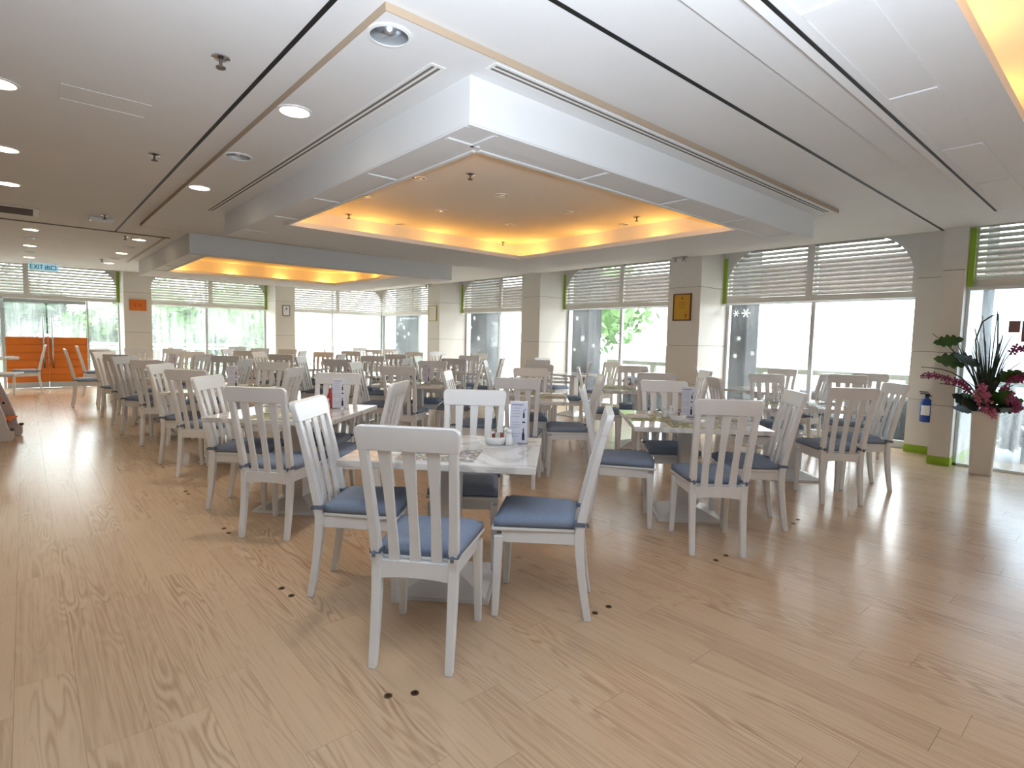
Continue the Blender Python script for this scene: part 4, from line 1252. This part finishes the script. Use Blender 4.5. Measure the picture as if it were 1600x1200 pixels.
# lobed leaves
def lobed(size, lobes=5):
    out = []
    n = lobes*4
    for k in range(n+1):
        q = k/n
        w = math.sin(math.pi*min(1, q*1.02))**0.8*0.36
        w *= (0.62, 0.95, 1.0, 0.80)[k % 4]
        out.append((q, w))
    P = [(q*size, w*size) for q, w in out]+[(q*size, -w*size) for q, w in reversed(out[1:-1])]
    return P
def leaf(p, d, size, m, roll=0.0, parent=fa):
    d = Vector(d).normalized()
    s = d.cross(Vector((0, 0, 1))).normalized()
    n_ = s.cross(d)
    s2 = s*math.cos(roll)+n_*math.sin(roll)
    n2 = d.cross(s2)
    out = lobed(size)
    def mp(off):
        def f(q):
            v = Vector(p)+d*q[0]+s2*q[1]+n2*(off-0.18*abs(q[1])-0.25*q[0]*q[0]/size)
            return (v.x, v.y, v.z)
        return f
    put('leaf', MB().prism(out, mp(0.0), mp(0.003)).mesh('leaf'), m, parent)
leaf((-0.05, 0.24, 0.86), (-0.1, 1, -0.35), 0.28, M_LEAF, 0.9)
leaf((-0.05, 0.14, 0.60), (-0.2, 1, -0.10), 0.36, M_LEAF, 0.8)
leaf((-0.05, 0.05, 0.55), (-0.1, 1, 0.3), 0.30, M_DLEAF, 0.6)
leaf((-0.05, -0.06, 0.42), (-0.2, -1, 0.1), 0.30, M_LEAF, 0.8)
leaf((-0.05, -0.04, 0.40), (-0.2, -1, 0.35), 0.26, M_DLEAF, 0.7)
for k in range(18):
    a = 2*math.pi*k/18
    leaf((0.06*math.cos(a), 0.08*math.sin(a), 0.06+0.05*(k % 3)), (math.cos(a), math.sin(a), r_.uniform(-0.25, 0.5)), r_.uniform(0.16, 0.26), [M_DLEAF, M_DLEAF, M_LEAF][k % 3], r_.uniform(0.3, 1.2))
# blossoms
bl = MB()
for k in range(5):
    a = 2*math.pi*k/5
    c, s = math.cos(a), math.sin(a)
    P = [(0.006*c, 0.006*s, 0), (0.026*c-0.013*s, 0.026*s+0.013*c, 0.008), (0.040*c, 0.040*s, 0.004), (0.026*c+0.013*s, 0.026*s-0.013*c, 0.008)]
    bl.sections([[(x, y, z) for x, y, z in P], [(x, y, z+0.002) for x, y, z in P]])
bl.lathe([(0.009, 0.0), (0.008, 0.012), (0.003, 0.016)], 6)
bl_a = bl.mesh('blossom'); bl_a.materials.append(M_ORCH)
bl_b = bl_a.copy(); bl_b.materials.clear(); bl_b.materials.append(M_ORCH2)
def spray(path, n, spread, me, sz=1.0):
    st = put('orchid_spray', MB().tube(path, 0.005, 6).mesh('orchid_spray'), M_STEM, fa)
    path = [Vector(p) for p in path]
    for k in range(n):
        q = 0.35+0.65*(k+0.5)/n
        f_ = q*(len(path)-1)
        i_ = min(int(f_), len(path)-2)
        p = path[i_].lerp(path[i_+1], f_-i_)+Vector((r_.uniform(-1, 1), r_.uniform(-1, 1), r_.uniform(-1, 1)))*spread
        o = put('blossom', me, M_ORCH, st, p, rot=(r_.uniform(-0.6, 0.6), -1.3+r_.uniform(-0.6, 0.6), r_.uniform(-0.9, 0.9)))
        s_ = sz*(1.15-0.5*q)
        o.scale = (s_, s_, s_)
spray(arc(0.60, 0.42, -0.12, 0.14), 24, 0.024, bl_a, 1.25)
spray([(0, -0.05, 0.3), (-.03, -0.12, 0.62), (-.05, -0.20, 0.78), (-.05, -0.32, 0.76), (-.05, -0.42, 0.70), (-.05, -0.5, 0.66)], 20, 0.03, bl_a, 1.25)
spray([(0, -0.05, 0.1), (-.06, -0.12, 0.34), (-.08, -0.24, 0.44), (-.08, -0.36, 0.50), (-.06, -0.48, 0.56)], 22, 0.035, bl_a, 1.2)
spray([(-0.03, 0.0, 0.42), (-0.12, 0.06, 0.40), (-0.15, 0.03, 0.25), (-0.17, -0.02, 0.12), (-0.16, -0.06, 0.03)], 30, 0.045, bl_b, 1.5)
spray([(-0.03, -0.06, 0.34), (-0.10, -0.16, 0.34), (-0.12, -0.20, 0.26), (-0.13, -0.25, 0.18), (-.13, -0.27, 0.10)], 20, 0.04, bl_a, 1.25)

# ------------------------------------------------------------------ outside
tag(box('ground', -40, 60, -40, 80, -0.30, -0.15, M_GROUND), 'pale paving outside the windows', kind='structure')
box_ = box
M_PIER = mat('pier_grey', srgb(60, 62, 65), 0.8)
for (y0, y1), d in zip(((5.17, 5.66), (9.18, 9.92), (13.2, 14.2), (17.7, 18.7), (1.62, 2.02)), ('first', 'second', 'third', 'last', 'door side of the')):
    tt = empty('pier', (10.6, (y0+y1)/2, -0.15), label='grey stone pier outside, seen through the %s window of the window wall' % d, cat='pier', group='grey piers outside')
    hw = (y1-y0)/2
    put('shaft', MB().box(-0.12, 0.4, -hw, hw, 0, 3.4).mesh('shaft', 0.02), M_PIER, tt)
    put('footing', MB().box(-0.2, 0.48, -hw-0.06, hw+0.06, 0, 0.3).mesh('footing', 0.02), M_PIER, tt)
t = empty('eaves_beam', (11.3, 7, 0), label='mauve brown eaves beam outside above the windows', cat='beam')
M_EAVE = mat('eave_mauve', srgb(96, 74, 74), 0.8)
put('fascia', MB().box(-0.05, 0.05, -14, 10.5, 2.40, 2.98).mesh('fascia'), M_EAVE, t)
put('gutter', MB().box(-0.12, -0.05, -14, 10.5, 2.90, 3.0).mesh('gutter'), M_EAVE, t)

# seats and a rail outside the first window
M_RATTAN = mat('rattan_grey', srgb(70, 78, 86), 0.6, bump=0.4, bscale=60)
for k, (x, y) in enumerate(((10.35, 2.55), (10.35, 4.0), (10.4, 7.2))):
    tt = empty('outdoor_sofa', (x, y, -0.15), label='dark grey rounded outdoor seat, %s along the terrace' % ORD[k], cat='sofa', group='terrace seats')
    put('seat', MB().box(-0.35, 0.35, -0.5, 0.5, 0.05, 0.48).mesh('seat', 0.08, 4), M_RATTAN, tt)
    put('backrest', MB().box(-0.42, -0.22, -0.52, 0.52, 0.05, 0.80).mesh('backrest', 0.09, 4), M_RATTAN, tt)
M_RAILG = mat('terrace_wood', srgb(126, 128, 110), 0.7)
tt = empty('terrace_rail', (12.3, 5, -0.15), label='low wooden terrace rail outside the first two windows', cat='rail')
put('top_bar', MB().box(-0.05, 0.05, -5, 5, 0.95, 1.05).mesh('top_bar'), M_RAILG, tt)
put('lower_bar', MB().box(-0.03, 0.03, -5, 5, 0.45, 0.52).mesh('lower_bar'), M_RAILG, tt)
for k in range(8):
    put('post', MB().box(-0.06, 0.06, -0.06, 0.06, 0, 0.97).mesh('post'), M_RAILG, tt, (0, -4.9+k*1.4, 0))
t = empty('clay_planter', (10.2, 1.95, -0.15), label='terracotta planter outside beside the end pillar', cat='planter')
M_CLAY = mat('terracotta', srgb(196, 112, 72), 0.8)
put('pot', MB().lathe([(0.16, 0), (0.24, 0.85), (0.27, 0.86), (0.27, 0.95), (0.23, 0.95), (0.22, 0.8)], 20).mesh('pot'), M_CLAY, t)
put('soil', MB().lathe([(0.225, 0.86), (0.225, 0.88)], 16).mesh('soil'), mat('moss', (0, 0, 0, 1)), t)

# trees and hedges
def leaf_cloud(rx, ry, rz, n, seed, size, zc):
    rr_ = random.Random(seed)
    b_ = MB()
    for k in range(n):
        th = rr_.uniform(0, 2*math.pi); ph = math.acos(rr_.uniform(-1, 1)); q = rr_.uniform(0.55, 1.0)
        bump = 1+0.22*math.sin(3*th+seed)*math.cos(2*ph+seed)
        p = Vector((rx*q*bump*math.sin(ph)*math.cos(th), ry*q*bump*math.sin(ph)*math.sin(th), zc+rz*q*bump*math.cos(ph)))
        u = Vector((rr_.uniform(-1, 1), rr_.uniform(-1, 1), rr_.uniform(-1, 1))).normalized()
        v = u.cross(Vector((rr_.uniform(-1, 1), rr_.uniform(-1, 1), rr_.uniform(-1, 1)))).normalized()
        s = size*rr_.uniform(0.6, 1.3)
        i = len(b_.v)
        b_.v += [tuple(p-u*s), tuple(p+v*s*0.45), tuple(p+u*s), tuple(p-v*s*0.45)]
        b_.f.append((i, i+1, i+2, i+3))
    return b_
M_FOL = [mat('foliage_mid', srgb(66, 110, 40), 0.7), mat('foliage_pale', srgb(104, 140, 84), 0.7), mat('foliage_dark', srgb(44, 70, 44), 0.7)]
M_BARK = mat('bark', srgb(110, 96, 84), 0.9)
def tree(x, y, h, rx, rz, k, label, n=1100):
    t = empty('tree', (x, y, -0.15), label=label, cat='tree', group='trees outside')
    put('trunk', MB().tube([(0, 0, 0), (0.05, 0.02, h*0.35), (0, 0.05, h*0.75)], [0.14, 0.11, 0.05], 8).mesh('trunk'), M_BARK, t)
    lc = leaf_cloud(rx, rx, rz, n, int(x*13+y*7) % 97, 0.22, h-rz*0.8)
    for cx_, cy_, cz_, q_ in ((0, 0, 0, 0.72), (0.35, 0.2, 0.15, 0.5), (-0.35, -0.15, 0.1, 0.5), (0.1, -0.3, 0.35, 0.42)):
        prof = [(rx*q_*math.sin(math.pi*j/8)+0.01, rz*q_*-math.cos(math.pi*j/8)) for j in range(9)]
        lc.lathe(prof, 10, (cx_*rx, cy_*rx, h-rz*0.8+cz_*rz))
    me = lc.mesh('crown')
    put('crown', me, M_FOL[k], t)
tree(-0.6, 27, 3.4, 2.0, 1.5, 2, 'dark tree beyond the glass door, behind the pulls')
tree(1.6, 22.5, 2.0, 0.8, 0.75, 0, 'bright green bush-like tree just beyond the glass door')
tree(3.2, 25.5, 2.2, 0.7, 0.9, 2, 'dark narrow tree beyond the pane beside the door')
tree(4.6, 22.5, 2.2, 1.0, 0.9, 0, 'bright green tree beyond the end wall window, beside its mullion')
tree(4.2, 28, 3.4, 1.6, 1.4, 1, 'pale tree far beyond the end wall window')
tree(7.2, 23.2, 1.5, 0.9, 0.7, 0, 'low green tree beyond the second pane of the end wall window')
tree(8.3, 30, 3.8, 2.2, 1.6, 1, 'pale wide tree far beyond the corner of the end wall')
tree(17.0, 14.5, 4.4, 2.2, 1.8, 1, 'pale tree beyond the second window of the window wall')
for (x, y, rr), d in zip(((10.2, 1.05, 0.42), (10.6, 0.2, 0.5)), ('beside the vase', 'farther along')):
    t = empty('dark_shrub', (x, y, -0.15), label='dark shrub outside the wet glass doors, %s' % d, cat='shrub')
    put('stem', MB().tube([(0, 0, 0), (0.02, 0, 0.3)], 0.03, 6).mesh('stem'), M_BARK, t)
    put('crown', leaf_cloud(rr, rr, rr*0.9, 420, int(x*10+y*10), 0.09, 0.55).mesh('crown'), mat('shrub_dark', srgb(22, 30, 32), 0.7), t)
t = empty('hedge', (3.0, 21.5, -0.15), label='low green hedge outside along the end wall', cat='hedge')
hb = MB()
for k in range(26):
    lc = leaf_cloud(0.4, 0.35, 0.35, 70, k, 0.09, 0.35)
    i = len(hb.v)
    hb.v += [(v[0]-6+k*0.46, v[1], v[2]) for v in lc.v]
    hb.f += [tuple(q+i for q in f) for f in lc.f]
tag(put('foliage', hb.mesh('foliage'), M_FOL[0], t), kind='stuff')
tt = empty('white_fence', (1.8, 20.3, -0.15), label='low white fence outside the glass door', cat='fence')
M_WF = mat('fence_white', srgb(235, 236, 232), 0.6)
for z in (0.32, 0.98, 1.10):
    put('rail', MB().box(-1.6, 3.6, -0.03, 0.03, z, z+0.08).mesh('rail'), M_WF, tt)
for k in range(5):
    put('post', MB().box(-0.05, 0.05, -0.05, 0.05, 0, 1.2).mesh('post'), M_WF, tt, (-1.5+k*1.25, 0, 0))
